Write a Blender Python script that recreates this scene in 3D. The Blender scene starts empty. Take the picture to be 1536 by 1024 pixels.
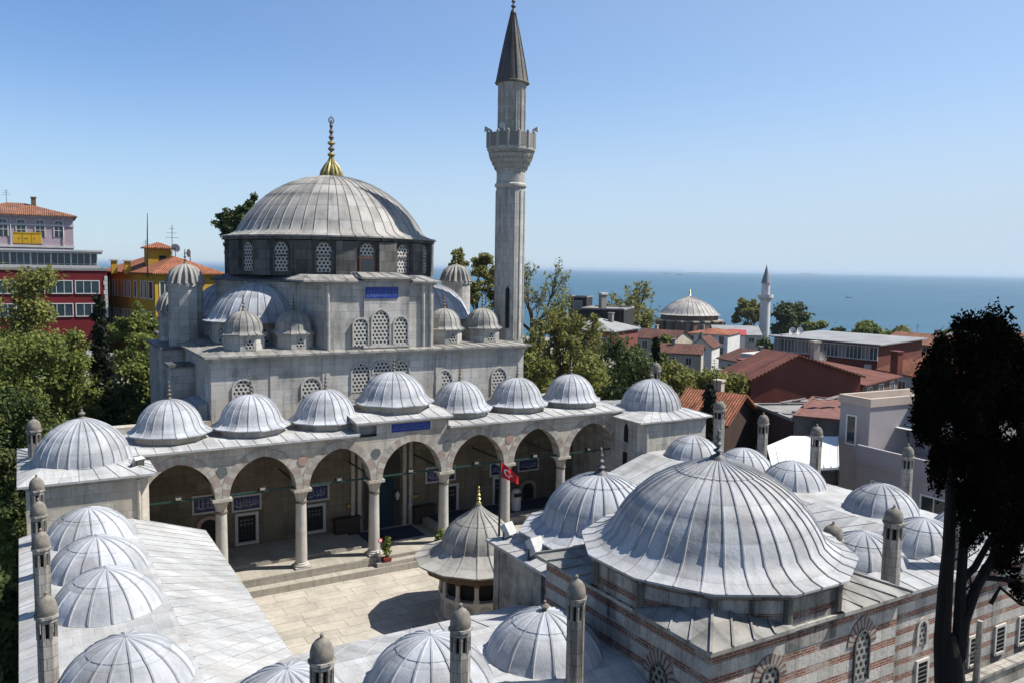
import bpy, math, random
import numpy as np
from mathutils import Vector, Matrix
R_ = math.radians
PI = math.pi
S = bpy.context.scene
COL = S.collection

# ------------------------------------------------------------------ camera
CAMH = 16.5
PITCH, ROLL, YAW = math.atan(109.6/1240), R_(0.9), R_(30.8)
_fw = Vector((math.sin(YAW)*math.cos(PITCH), math.cos(YAW)*math.cos(PITCH), -math.sin(PITCH)))
_r0 = Vector((math.cos(YAW), -math.sin(YAW), 0)); _u0 = _r0.cross(_fw)
_rt = _r0*math.cos(ROLL)+_u0*math.sin(ROLL); _up = -_r0*math.sin(ROLL)+_u0*math.cos(ROLL)
CAM = Vector((0, 0, CAMH))
cd = bpy.data.cameras.new('camera'); cam = bpy.data.objects.new('camera', cd); COL.objects.link(cam)
cd.sensor_fit = 'HORIZONTAL'; cd.sensor_width = 36; cd.lens = 36*1240/1536
cd.clip_start = 0.1; cd.clip_end = 80000
m3 = Matrix((_rt, _up, -_fw)).transposed()
cam.matrix_world = Matrix.Translation(CAM) @ m3.to_4x4()
S.camera = cam

# ------------------------------------------------------------------ light
SUN_EL = 52.4; SUN_H = (0.92, -0.392)
W = bpy.data.worlds.new('World'); S.world = W; W.use_nodes = True
nt = W.node_tree
sky = nt.nodes.new('ShaderNodeTexSky'); sky.sky_type = 'NISHITA'; sky.sun_disc = False
sky.sun_elevation = R_(SUN_EL); sky.sun_rotation = math.atan2(SUN_H[0], SUN_H[1])
sky.altitude = 0; sky.air_density = 1.0; sky.dust_density = 0.2; sky.ozone_density = 3.0
bg = nt.nodes['Background']; bg.inputs['Strength'].default_value = 0.083
hz = nt.nodes.new('ShaderNodeMixRGB'); hz.inputs['Color2'].default_value = (5.6, 5.65, 5.55, 1)
# pale sea haze in the sky: strongest at the horizon and towards the sun
wtc = nt.nodes.new('ShaderNodeTexCoord'); wsp = nt.nodes.new('ShaderNodeSeparateXYZ'); nt.links.new(wtc.outputs['Generated'], wsp.inputs[0])
we = nt.nodes.new('ShaderNodeMapRange'); we.interpolation_type = 'SMOOTHERSTEP'
for k_, q_ in (('From Min', -.02), ('From Max', .27), ('To Min', .66), ('To Max', .04)): we.inputs[k_].default_value = q_
nt.links.new(wsp.outputs[2], we.inputs['Value'])
wd = nt.nodes.new('ShaderNodeVectorMath'); wd.operation = 'DOT_PRODUCT'; wd.inputs[1].default_value = (.92, -.392, 0); nt.links.new(wtc.outputs['Generated'], wd.inputs[0])
ws = nt.nodes.new('ShaderNodeMapRange')
for k_, q_ in (('From Min', -.3), ('From Max', .75), ('To Min', .0), ('To Max', .46)): ws.inputs[k_].default_value = q_
nt.links.new(wd.outputs['Value'], ws.inputs['Value'])
wa = nt.nodes.new('ShaderNodeMath'); wa.operation = 'ADD'; wa.use_clamp = True; nt.links.new(we.outputs[0], wa.inputs[0]); nt.links.new(ws.outputs[0], wa.inputs[1]); nt.links.new(wa.outputs[0], hz.inputs['Fac'])
nt.links.new(sky.outputs[0], hz.inputs['Color1']); tn = nt.nodes.new('ShaderNodeMixRGB'); tn.blend_type = 'MULTIPLY'; tn.inputs['Fac'].default_value = 1; tn.inputs['Color2'].default_value = (.715, .87, 1.07, 1)
nt.links.new(hz.outputs[0], tn.inputs['Color1']); nt.links.new(tn.outputs[0], bg.inputs[0])
ld = bpy.data.lights.new('sun', 'SUN'); ld.energy = 5.0; ld.angle = R_(0.5); ld.color = (1.0, 0.955, 0.89)
sun = bpy.data.objects.new('sun', ld); COL.objects.link(sun)
sd = Vector((SUN_H[0]*math.cos(R_(SUN_EL)), SUN_H[1]*math.cos(R_(SUN_EL)), math.sin(R_(SUN_EL))))
sun.rotation_euler = sd.to_track_quat('Z', 'Y').to_euler(); sun.location = (0, 0, 80)
S.view_settings.view_transform = 'Standard'; S.view_settings.look = 'None'
S.view_settings.exposure = 0.80; S.view_settings.gamma = 1.0
S.cycles.max_bounces = 5; S.cycles.diffuse_bounces = 3; S.cycles.glossy_bounces = 2
S.cycles.transparent_max_bounces = 6; S.cycles.volume_bounces = 0

# ------------------------------------------------------------------ measuring helpers (survey of the site from the photo's standpoint)
def ray(x, y): return _fw*1240+_rt*(x-768)-_up*(y-512)
def at_depth(x, y, D): return CAM+ray(x, y)*(D/1240)
def at_v(x, y, v):
    d = ray(x, y); return CAM+d*(v/d.y)
def at_u(x, y, u):
    d = ray(x, y); return CAM+d*(u/d.x)
def at_z(x, y, z):
    d = ray(x, y); return CAM+d*((z-CAMH)/d.z)

# ------------------------------------------------------------------ mesh builder
class MB:
    def __init__(s): s.v = []; s.f = []; s.uv = []; s.m = []; s.sm = []
    def poly(s, pts, mi=0, uv=None, smooth=False):
        pts = [Vector(p) for p in pts]
        n = Vector((0, 0, 0))
        for i in range(len(pts)):
            a, b = pts[i], pts[(i+1) % len(pts)]
            n += Vector(((a.y-b.y)*(a.z+b.z), (a.z-b.z)*(a.x+b.x), (a.x-b.x)*(a.y+b.y)))
        if uv is None:
            if n.length > 0: n.normalize()
            if abs(n.z) > .75: uv = [(p.x, p.y) for p in pts]
            else:
                t = Vector((-n.y, n.x, 0)).normalized() if (abs(n.x)+abs(n.y)) > 1e-6 else Vector((1, 0, 0))
                uv = [(p.dot(t), p.z) for p in pts]
        i0 = len(s.v); s.v += [tuple(p) for p in pts]
        s.f.append(list(range(i0, i0+len(pts)))); s.uv.append(uv); s.m.append(mi); s.sm.append(smooth)
    def box(s, a, b, mi=0, skip=''):
        x0, y0, z0 = a; x1, y1, z1 = b
        P = lambda i, j, k: ((x0, x1)[i], (y0, y1)[j], (z0, z1)[k])
        F = dict(d=[P(0,0,0),P(0,1,0),P(1,1,0),P(1,0,0)], u=[P(0,0,1),P(1,0,1),P(1,1,1),P(0,1,1)],
                 f=[P(0,0,0),P(1,0,0),P(1,0,1),P(0,0,1)], b=[P(1,1,0),P(0,1,0),P(0,1,1),P(1,1,1)],
                 l=[P(0,1,0),P(0,0,0),P(0,0,1),P(0,1,1)], r=[P(1,0,0),P(1,1,0),P(1,1,1),P(1,0,1)])
        for k in F:
            if k not in skip: s.poly(F[k], mi)
    def prism(s, pl, z0, z1, mi=0, top=True, bot=True, pl2=None, mtop=None):
        pl2 = pl2 or pl; n = len(pl)
        g0 = (lambda i: z0[i]) if isinstance(z0, (list, tuple)) else (lambda i: z0)
        g1 = (lambda i: z1[i]) if isinstance(z1, (list, tuple)) else (lambda i: z1)
        for i in range(n):
            j = (i+1) % n
            s.poly([(pl[i][0], pl[i][1], g0(i)), (pl[j][0], pl[j][1], g0(j)), (pl2[j][0], pl2[j][1], g1(j)), (pl2[i][0], pl2[i][1], g1(i))], mi)
        if top: s.poly([(p[0], p[1], g1(i)) for i, p in enumerate(pl2)], mi if mtop is None else mtop)
        if bot: s.poly([(p[0], p[1], g0(i)) for i, p in reversed(list(enumerate(pl)))], mi)
    def bar(s, a, b, w, h, mi=0, up=(0, 0, 1)):
        a, b = Vector(a), Vector(b); d = (b-a).normalized(); x = d.cross(Vector(up))
        if x.length < 1e-5: x = d.cross(Vector((1, 0, 0)))
        x.normalize(); y = x.cross(d); x *= w/2; y *= h/2
        A = [a-x-y, a+x-y, a+x+y, a-x+y]; B = [p+(b-a) for p in A]
        for i in range(4): s.poly([A[i], A[(i+1) % 4], B[(i+1) % 4], B[i]], mi)
        s.poly(A[::-1], mi); s.poly(B, mi)
    def tube(s, pts, rad, n=6, mi=0, cap=True):
        pts = [Vector(p) for p in pts]; rings = []
        if not isinstance(rad, (list, tuple)): rad = [rad]*len(pts)
        ref = Vector((0.3, 0.2, 1)) if abs((pts[-1]-pts[0]).normalized().z) < .9 else Vector((1, 0.1, 0))
        for i, p in enumerate(pts):
            d = (pts[min(i+1, len(pts)-1)]-pts[max(i-1, 0)]).normalized()
            x = d.cross(ref).normalized(); y = d.cross(x)
            rings.append([p+(x*math.cos(2*PI*k/n)+y*math.sin(2*PI*k/n))*rad[i] for k in range(n)])
        L = 0
        for i in range(len(pts)-1):
            l2 = L+(pts[i+1]-pts[i]).length
            for k in range(n):
                k2 = (k+1) % n; c = 2*PI*rad[i]/n
                s.poly([rings[i][k2], rings[i][k], rings[i+1][k], rings[i+1][k2]], mi, [(c*(k+1), L), (c*k, L), (c*k, l2), (c*(k+1), l2)], True)
            L = l2
        if cap: s.poly(rings[0], mi); s.poly(rings[-1][::-1], mi)
    def lathe(s, prof, n=24, c=(0, 0, 0), ph=0, mi=0, smooth=True, fl=0, nfl=0):
        """prof from bottom to top; fl/nfl = fluting depth and count"""
        c = Vector(c); rm = max(p[0] for p in prof); L = 0
        def ring(r, z):
            out = []
            for k in range(n):
                a = ph+2*PI*k/n; rr = r*(1-fl*(0.5-0.5*math.cos(nfl*(a-ph)))) if nfl else r
                out.append(c+Vector((rr*math.cos(a), rr*math.sin(a), z)))
            return out
        for i in range(len(prof)-1):
            (r0, z0), (r1, z1) = prof[i], prof[i+1]; l2 = L+math.hypot(r1-r0, z1-z0)
            A, B = ring(r0, z0), ring(r1, z1)
            for k in range(n):
                k2 = (k+1) % n; ua, ub = 2*PI*rm*k/n, 2*PI*rm*(k+1)/n
                if r1 < 1e-4: s.poly([A[k], A[k2], B[k]], mi, [(ua, L), (ub, L), ((ua+ub)/2, l2)], smooth)
                elif r0 < 1e-4: s.poly([A[k], B[k2], B[k]], mi, [((ua+ub)/2, L), (ub, l2), (ua, l2)], smooth)
                else: s.poly([A[k], A[k2], B[k2], B[k]], mi, [(ua, L), (ub, L), (ub, l2), (ua, l2)], smooth)
            L = l2
    def mesh(s, name, mats):
        me = bpy.data.meshes.new(name)
        me.from_pydata(s.v, [], s.f)
        for mt in (mats if isinstance(mats, (list, tuple)) else [mats]): me.materials.append(mt)
        ul = me.uv_layers.new(name='UVMap'); flat = [c for u in s.uv for p in u for c in p]
        ul.data.foreach_set('uv', flat)
        me.polygons.foreach_set('material_index', s.m); me.polygons.foreach_set('use_smooth', s.sm)
        me.update()
        if any(s.sm):
            import bmesh
            bm = bmesh.new(); bm.from_mesh(me); bmesh.ops.remove_doubles(bm, verts=bm.verts, dist=1e-4); bm.to_mesh(me); bm.free()
            me.set_sharp_from_angle(angle=R_(32))
        return me

WL = {}
def put(name, me, parent=None, loc=(0, 0, 0), label=None, cat=None, group=None, kind=None):
    """me: Mesh or None (Empty). loc is a world location when parents are unrotated, else local"""
    o = bpy.data.objects.new(name, me); COL.objects.link(o)
    loc = Vector(loc)
    if parent is not None:
        o.parent = parent; o.location = loc-WL[parent.name]
    else: o.location = loc
    WL[o.name] = loc
    if label: o['label'] = label
    if cat: o['category'] = cat
    if group: o['group'] = group
    if kind: o['kind'] = kind
    return o
def thing(name, loc, label, cat, group=None, rz=0):
    o = put(name, None, None, loc, label, cat, group); o.rotation_euler.z = rz; o.empty_display_size = .5
    return o
def part(name, mb, mats, parent, loc=None, label=None, kind=None):
    """mb verts are world coords when loc is None (they are shifted to the parent's base)"""
    if loc is None:
        base = WL[parent.name]; mb.v = [(a-base.x, b-base.y, c-base.z) for a, b, c in mb.v]
        return put(name, mb.mesh(name, mats), parent, base, label, None, None, kind)
    me = mb if isinstance(mb, bpy.types.Mesh) else mb.mesh(name, mats)
    return put(name, me, parent, loc, label, None, None, kind)
def lpart(name, mb, mats, parent, label=None):
    """part given in the parent's own local coords (rotated things)"""
    me = mb if isinstance(mb, bpy.types.Mesh) else mb.mesh(name, mats)
    o = bpy.data.objects.new(name, me); COL.objects.link(o); o.parent = parent
    WL[o.name] = WL[parent.name]
    if label: o['label'] = label
    return o
def copy_tree(o, parent=None):
    c = o.copy(); COL.objects.link(c); c.parent = parent
    for ch in list(o.children): copy_tree(ch, c)
    return c

# ------------------------------------------------------------------ materials
class NT:
    def __init__(s, name):
        s.mat = bpy.data.materials.new(name); s.mat.use_nodes = True; s.t = s.mat.node_tree
        s.b = s.t.nodes['Principled BSDF']; s.tc = s.n('ShaderNodeTexCoord')
    def n(s, typ, **kw):
        x = s.t.nodes.new(typ)
        for k, v in kw.items(): setattr(x, k, v)
        return x
    def l(s, a, b): s.t.links.new(a, b)
    def mapv(s, scale, src='UV', loc=(0, 0, 0)):
        m = s.n('ShaderNodeMapping'); m.inputs['Scale'].default_value = scale; m.inputs['Location'].default_value = loc
        s.l(s.tc.outputs[src], m.inputs[0]); return m.outputs[0]
    def noise(s, vec, scale=1, det=4, rough=.6):
        x = s.n('ShaderNodeTexNoise'); x.inputs['Scale'].default_value = scale; x.inputs['Detail'].default_value = det; x.inputs['Roughness'].default_value = rough
        if vec is not None: s.l(vec, x.inputs['Vector'])
        return x.outputs['Fac']
    def ramp(s, fac, stops):
        x = s.n('ShaderNodeValToRGB'); e = x.color_ramp.elements
        while len(e) < len(stops): e.new(.5)
        for i, (p, c) in enumerate(stops):
            e[i].position = p; e[i].color = (c, c, c, 1) if not isinstance(c, (tuple, list)) else (*c, 1)
        s.l(fac, x.inputs[0]); return x.outputs[0]
    def mix(s, fac, a, b, mode='MIX'):
        x = s.n('ShaderNodeMixRGB', blend_type=mode)
        for k, q in (('Fac', fac), ('Color1', a), ('Color2', b)):
            if isinstance(q, bpy.types.NodeSocket): s.l(q, x.inputs[k])
            elif isinstance(q, (int, float)): x.inputs[k].default_value = q if k == 'Fac' else (q, q, q, 1)
            else: x.inputs[k].default_value = (*q, 1)
        return x.outputs[0]
    def math(s, op, a, b=0.0):
        x = s.n('ShaderNodeMath', operation=op)
        for i, q in enumerate((a, b)):
            if isinstance(q, bpy.types.NodeSocket): s.l(q, x.inputs[i])
            else: x.inputs[i].default_value = q
        return x.outputs[0]
    def fin(s, col, rough=.8, bump=None, bs=.3, bd=.02, metal=0, spec=.4):
        if isinstance(col, bpy.types.NodeSocket): s.l(s.mix(1, col, .74, 'MULTIPLY'), s.b.inputs['Base Color'])
        else: s.b.inputs['Base Color'].default_value = (*[q*.74 for q in col], 1)
        if isinstance(rough, bpy.types.NodeSocket): s.l(rough, s.b.inputs['Roughness'])
        else: s.b.inputs['Roughness'].default_value = rough
        s.b.inputs['Metallic'].default_value = metal; s.b.inputs['Specular IOR Level'].default_value = spec
        if bump is not None:
            x = s.n('ShaderNodeBump'); x.inputs['Strength'].default_value = bs; x.inputs['Distance'].default_value = bd
            s.l(bump, x.inputs['Height']); s.l(x.outputs[0], s.b.inputs['Normal'])
        return s.mat

def m_plain(name, col, rough=.8, var=.25, scale=1.5, metal=0, spec=.3, bump=True):
    t = NT(name); nz = t.noise(t.mapv((1, 1, 1), 'Object'), scale, 6, .65)
    f = t.ramp(nz, [(.3, 1-var), (.7, 1+var*.4)])
    return t.fin(t.mix(1, col, f, 'MULTIPLY'), rough, nz if bump else None, .2, .03, metal, spec)

def m_ashlar(name, c1, c2, mort, bw=.95, bh=.42, stain=.5, ms=.012, streak=.5, warm=None):
    t = NT(name); uv = t.mapv((1, 1, 1))
    br = t.n('ShaderNodeTexBrick'); br.offset = .43; br.inputs['Scale'].default_value = 1
    br.inputs['Color1'].default_value = (*c1, 1); br.inputs['Color2'].default_value = (*c2, 1); br.inputs['Mortar'].default_value = (*mort, 1)
    br.inputs['Mortar Size'].default_value = ms; br.inputs['Brick Width'].default_value = bw; br.inputs['Row Height'].default_value = bh
    br.inputs['Mortar Smooth'].default_value = .3; br.inputs['Bias'].default_value = 0
    t.l(uv, br.inputs['Vector'])
    n1 = t.noise(t.mapv((.35, .22, 1)), 1.0, 5, .62)
    n2 = t.noise(t.mapv((2.2, .18, 1)), 1.0, 4, .6)
    n3 = t.noise(uv, 6, 5, .7)
    c = t.mix(1, br.outputs['Color'], t.ramp(n1, [(.28, 1-stain), (.5, 1.0), (.75, 1.18)]), 'MULTIPLY')
    c = t.mix(1, c, t.ramp(n2, [(.3, 1-streak), (.52, 1.0)]), 'MULTIPLY')
    c = t.mix(1, c, t.ramp(n3, [(.3, .82), (.7, 1.1)]), 'MULTIPLY')
    if warm: c = t.mix(t.ramp(t.noise(t.mapv((.5, .4, 1), loc=(7, 3, 0)), 1, 4), [(.45, 0.0), (.7, .8)]), c, warm)
    h = t.math('ADD', t.math('MULTIPLY', br.outputs['Fac'], -1.0), t.math('MULTIPLY', n3, .6))
    return t.fin(c, .85, h, .35, .015, 0, .25)

def m_lead(name, c=(.43, .45, .475), var=.35, rough=.6, panel=True, rust=.25, pw=1.3, ph=.55):
    """panel True: flat roof sheets in metres; False: dome whose u counts the seams and v is metres"""
    t = NT(name); uv = t.tc.outputs['UV']; oi = t.n('ShaderNodeObjectInfo'); va = t.n('ShaderNodeVectorMath', operation='ADD'); t.l(t.tc.outputs['Object'], va.inputs[0]); t.l(oi.outputs['Location'], va.inputs[1]); ob = va.outputs[0]; sp = t.n('ShaderNodeSeparateXYZ'); t.l(uv, sp.inputs[0])
    n1 = t.noise(ob, .55, 6, .62); n3 = t.noise(ob, 7, 5, .65)
    n2 = t.noise(t.mapv((3.0, .3, 1) if panel else (2.6, .45, 1)), 1.0, 5, .65)
    col = t.mix(1, c, t.ramp(n1, [(.3, 1-var), (.52, 1.0), (.75, 1.1)]), 'MULTIPLY')
    col = t.mix(1, col, t.ramp(n2, [(.28, 1-var*.9), (.5, 1.0), (.8, 1.1)]), 'MULTIPLY')
    col = t.mix(1, col, t.ramp(n3, [(.3, .91), (.7, 1.05)]), 'MULTIPLY')
    wn = t.n('ShaderNodeTexWhiteNoise', noise_dimensions='2D'); cb = t.n('ShaderNodeCombineXYZ')
    if panel:
        br = t.n('ShaderNodeTexBrick'); br.offset = .37; br.inputs['Scale'].default_value = 1
        for k, q in (('Color1', 1.08), ('Color2', .84), ('Mortar', .6)): br.inputs[k].default_value = (q, q, q*1.01, 1)
        br.inputs['Mortar Size'].default_value = .008; br.inputs['Brick Width'].default_value = pw; br.inputs['Row Height'].default_value = ph
        t.l(uv, br.inputs['Vector']); col = t.mix(1, col, br.outputs['Color'], 'MULTIPLY')
        t.l(t.math('FLOOR', t.math('DIVIDE', sp.outputs[0], .62)), cb.inputs[0]); t.l(t.math('FLOOR', t.math('DIVIDE', sp.outputs[1], 1.7)), cb.inputs[1])
    else:
        fr = t.math('FRACT', sp.outputs[0]); e = t.math('MINIMUM', fr, t.math('SUBTRACT', 1.0, fr))
        col = t.mix(1, col, t.ramp(e, [(.02, .62), (.12, .9), (.3, 1.0)]), 'MULTIPLY')
        t.l(t.math('FLOOR', sp.outputs[0]), cb.inputs[0]); t.l(t.math('FLOOR', t.math('DIVIDE', sp.outputs[1], 1.15)), cb.inputs[1])
        lap = t.math('FRACT', t.math('DIVIDE', sp.outputs[1], 1.15)); col = t.mix(1, col, t.ramp(lap, [(.0, .7), (.03, 1.0), (.85, 1.0), (1, .86)]), 'MULTIPLY')
    vb = t.n('ShaderNodeVectorMath', operation='ADD'); t.l(cb.outputs[0], vb.inputs[0]); t.l(oi.outputs['Location'], vb.inputs[1]); t.l(vb.outputs[0], wn.inputs['Vector']); col = t.mix(1, col, t.ramp(wn.outputs['Value'], [(0, 1-var*.55), (1, 1.1)]), 'MULTIPLY')
    col = t.mix(t.ramp(t.noise(t.mapv((1, 1, 1), 'Object', (5, 2, 1)), .8, 5, .7), [(.48, 0.0), (.75, rust)]), col, (.40, .33, .25))
    rr = t.ramp(n2, [(.3, rough-.05), (.7, rough+.15)])
    return t.fin(col, rr, t.math('ADD', n3, t.math('MULTIPLY', n1, 5.0)), .22, .05, .0, .28)

def m_stripe(name, grime=.5):
    """courses of pale stone between bands of thin red brick"""
    t = NT(name); uv = t.tc.outputs['UV']; sp = t.n('ShaderNodeSeparateXYZ'); t.l(uv, sp.inputs[0])
    P = .56
    wob = t.math('MULTIPLY', t.math('SUBTRACT', t.noise(t.mapv((.7, .7, 1)), 1.5, 3), .5), .05)
    z = t.math('ADD', sp.outputs[1], wob)
    fr = t.math('FRACT', t.math('DIVIDE', z, P))
    isb = t.ramp(fr, [(0, 1.0), (.35, 1.0), (.38, 0.0), (.97, 0.0), (1, 1.0)])
    def bricks(bw, bh, c1, c2, mo, ms):
        b = t.n('ShaderNodeTexBrick'); b.inputs['Scale'].default_value = 1
        for k, q in (('Color1', c1), ('Color2', c2), ('Mortar', mo)): b.inputs[k].default_value = (*q, 1)
        b.inputs['Mortar Size'].default_value = ms; b.inputs['Brick Width'].default_value = bw; b.inputs['Row Height'].default_value = bh
        t.l(uv, b.inputs['Vector']); return b
    bb = bricks(.30, .56*.42/3, (.20, .07, .045), (.31, .125, .08), (.40, .34, .28), .013)
    ss = bricks(.62, .56, (.56, .53, .48), (.44, .42, .375), (.33, .305, .265), .012)
    c = t.mix(isb, ss.outputs['Color'], bb.outputs['Color'])
    n1 = t.noise(t.mapv((.5, .3, 1)), 1, 6, .65); n2 = t.noise(t.mapv((1.7, .15, 1)), 1, 4, .6)
    c = t.mix(t.ramp(t.noise(t.mapv((1.1, .8, 1), loc=(3, 8, 0)), 1, 5, .7), [(.52, 0.0), (.64, .75)]), c, (.44, .41, .36))
    c = t.mix(1, c, t.ramp(n1, [(.3, .45), (.5, 1.0), (.75, 1.15)]), 'MULTIPLY')
    c = t.mix(1, c, t.ramp(n2, [(.32, 1-grime*.9), (.42+.2*grime, 1.0)]), 'MULTIPLY')
    n3 = t.noise(uv, 8, 4, .7); c = t.mix(1, c, t.ramp(n3, [(.3, .75), (.7, 1.12)]), 'MULTIPLY')
    return t.fin(c, .88, t.math('ADD', n3, t.math('MULTIPLY', isb, -.4)), .5, .03, 0, .2)

def m_grille(name, sp_=.24, rad=.31, light=(.50, .48, .43), dark=(.02, .021, .024)):
    t = NT(name)
    def grid(off):
        m = t.n('ShaderNodeVectorMath', operation='MULTIPLY_ADD'); m.inputs[1].default_value = (1/sp_, 1/sp_/1.732, 0); m.inputs[2].default_value = (off, off, 0)
        t.l(t.tc.outputs['UV'], m.inputs[0])
        f = t.n('ShaderNodeVectorMath', operation='FRACTION'); t.l(m.outputs[0], f.inputs[0])
        q = t.n('ShaderNodeVectorMath', operation='MULTIPLY_ADD'); q.inputs[1].default_value = (1, 1.732, 0); q.inputs[2].default_value = (-.5, -.866, 0)
        t.l(f.outputs[0], q.inputs[0])
        L = t.n('ShaderNodeVectorMath', operation='LENGTH'); t.l(q.outputs[0], L.inputs[0]); return L.outputs['Value']
    d = t.math('MINIMUM', grid(0), grid(.5))
    return t.fin(t.mix(t.ramp(d, [(rad-.03, 1.0), (rad+.03, 0.0)]), light, dark), .8, t.ramp(d, [(rad-.05, 0.0), (rad+.05, 1.0)]), .6, .04)

def m_tile(name, c=(.40, .15, .08), pw=.22, ph=.4, var=.45):
    t = NT(name); uv = t.mapv((1, 1, 1)); sp = t.n('ShaderNodeSeparateXYZ'); t.l(uv, sp.inputs[0])
    w = t.math('SINE', t.math('MULTIPLY', sp.outputs[0], 2*PI/pw)); r = t.math('FRACT', t.math('DIVIDE', sp.outputs[1], ph))
    n1 = t.noise(t.mapv((1, 1, 1)), .5, 6, .65); br = t.n('ShaderNodeTexBrick'); br.offset = 0
    for k, q in (('Color1', 1.15), ('Color2', .7), ('Mortar', .6)): br.inputs[k].default_value = (q, q, q, 1)
    br.inputs['Scale'].default_value = 1; br.inputs['Mortar Size'].default_value = .012; br.inputs['Brick Width'].default_value = pw; br.inputs['Row Height'].default_value = ph
    t.l(uv, br.inputs['Vector'])
    col = t.mix(1, c, br.outputs['Color'], 'MULTIPLY')
    col = t.mix(1, col, t.ramp(n1, [(.3, 1-var), (.55, 1.0), (.8, 1.25)]), 'MULTIPLY')
    return t.fin(col, .85, t.math('ADD', w, t.math('MULTIPLY', r, -.8)), .8, .05, 0, .2)

def m_leaf(name, c1, c2, tr=.25, scale=.7):
    t = NT(name); nz = t.noise(t.mapv((1, 1, 1), 'Object'), scale, 4, .6); n2 = t.noise(t.mapv((1, 1, 1), 'Object'), scale*9, 2, .5)
    c = t.mix(t.ramp(nz, [(.35, 0.0), (.65, 1.0)]), c1, c2); c = t.mix(1, c, t.ramp(n2, [(.3, .55), (.7, 1.35)]), 'MULTIPLY')
    t.fin(c, .7, None, spec=.0 if tr < .03 else .2)
    tb = t.n('ShaderNodeBsdfTranslucent'); t.l(c, tb.inputs[0]); mx = t.n('ShaderNodeMixShader'); mx.inputs[0].default_value = tr
    out = t.t.nodes['Material Output']; t.l(t.b.outputs[0], mx.inputs[1]); t.l(tb.outputs[0], mx.inputs[2]); t.l(mx.outputs[0], out.inputs[0])
    return t.mat

STONE = m_ashlar('weathered_ashlar', (.60, .58, .54), (.45, .435, .40), (.32, .305, .275), stain=.52, streak=.5, warm=(.54, .485, .40))
STONE2 = m_ashlar('portico_ashlar', (.60, .56, .49), (.46, .43, .37), (.32, .29, .24), bw=.8, bh=.45, stain=.45, streak=.35, warm=(.52, .43, .31))
DARKST = m_ashlar('sooty_ashlar', (.19, .18, .165), (.10, .097, .088), (.05, .05, .05), bw=.7, bh=.6, stain=.6, streak=.6)
MINST = m_ashlar('minaret_stone', (.54, .525, .48), (.40, .385, .35), (.29, .28, .25), bw=.7, bh=.48, stain=.36, streak=.34)
CHIMST = m_ashlar('chimney_stone', (.44, .41, .36), (.36, .335, .29), (.24, .22, .19), .3, .32, .7, .014, .75)
CAPST = m_plain('lichened_stone', (.25, .225, .19), .95, .5, 6)
INNER = m_ashlar('sooty_shaded_stone', (.23, .19, .13), (.16, .13, .09), (.10, .08, .055), bw=.9, bh=.45, stain=.5, streak=.3)  # soot-browned stone, coloured darker still to deepen the portico shade
SLIM = m_plain('pale_limestone', (.56, .53, .47), .75, .2, 2)
MARBLE = m_plain('column_marble', (.52, .485, .43), .55, .28, 1.2)
PINK = m_plain('reddish_stone', (.40, .27, .215), .7, .25, 3)
GREENST = m_plain('verd_antique', (.15, .17, .16), .5, .5, 9)
STUCCO = m_plain('blotchy_stucco', (.37, .34, .285), .95, .75, 1.1)
STRIPE = m_stripe('brick_and_stone_courses', .45)
STRIPEGR = m_stripe('sooty_brick_courses', .98)
GRIME = m_ashlar('black_streaked_plaster', (.27, .25, .21), (.24, .22, .185), (.2, .18, .15), bw=1.4, bh=.6, stain=.8, streak=.9)
GRILLEDK = m_grille('grey_pierced_grille', .22, .31, (.27, .26, .23))
LEAD = m_lead('lead_sheet', (.47, .49, .52), .36, .6, False, .25)
LEADROOF = m_lead('lead_roof', (.48, .485, .475), .24, .6, True, .4, 1.6, .62)
LEADOLD = m_lead('old_lead', (.35, .34, .315), .45, .6, False, .4)
LEADDK = m_lead('dark_lead', (.13, .135, .14), .4, .5, False, .1)
GOLD = m_plain('gilt_metal', (.58, .42, .10), .35, .4, 8, .85, .5)
BRONZE = m_plain('weathered_bronze', (.19, .15, .115), .7, .5, 8, .0)
BRASS = m_plain('bright_brass', (.75, .58, .22), .3, .2, 8, .9, .5)
GRILLE = m_grille('pierced_stone_grille')
IRON = m_plain('painted_iron', (.03, .035, .035), .5, .3, 4)
GREENIRON = m_plain('green_iron', (.02, .06, .05), .5, .3, 4)
DARK = m_plain('dark_opening', (.012, .011, .011), .8, .2, 3, bump=False)
WOOD = m_plain('dark_wood', (.05, .03, .02), .55, .4, 6)
TILEBLUE = m_plain('cobalt_tile', (.03, .06, .30), .35, .5, 6)
WHITE = m_plain('white_paint', (.78, .78, .76), .5, .12, 2)
GLASS = m_plain('window_glass', (.03, .04, .045), .12, .4, .6, 0, .6, False)
CARPET = m_plain('blue_carpet', (.03, .042, .075), .95, .4, 3)
REDCLOTH = m_plain('red_flag_cloth', (.62, .015, .02), .7, .15, 3)
FOAM = m_plain('lamp_body', (.55, .55, .53), .5, .2, 5)
BARK = m_plain('bark', (.11, .085, .06), .95, .5, 5)
BARKDK = m_ashlar('backlit_bark', (.020, .016, .013), (.012, .010, .009), (.006, .005, .004), .05, .5, .5, .02, .6)  # cypress bark, blackness of the backlit side put into the colour

# ------------------------------------------------------------------ small builders
def ang(k, n, ph=0): return ph+2*PI*k/n
def ngon(n, r, c=(0, 0), ph=0): return [(c[0]+r*math.cos(ang(k, n, ph)), c[1]+r*math.sin(ang(k, n, ph))) for k in range(n)]

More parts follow.
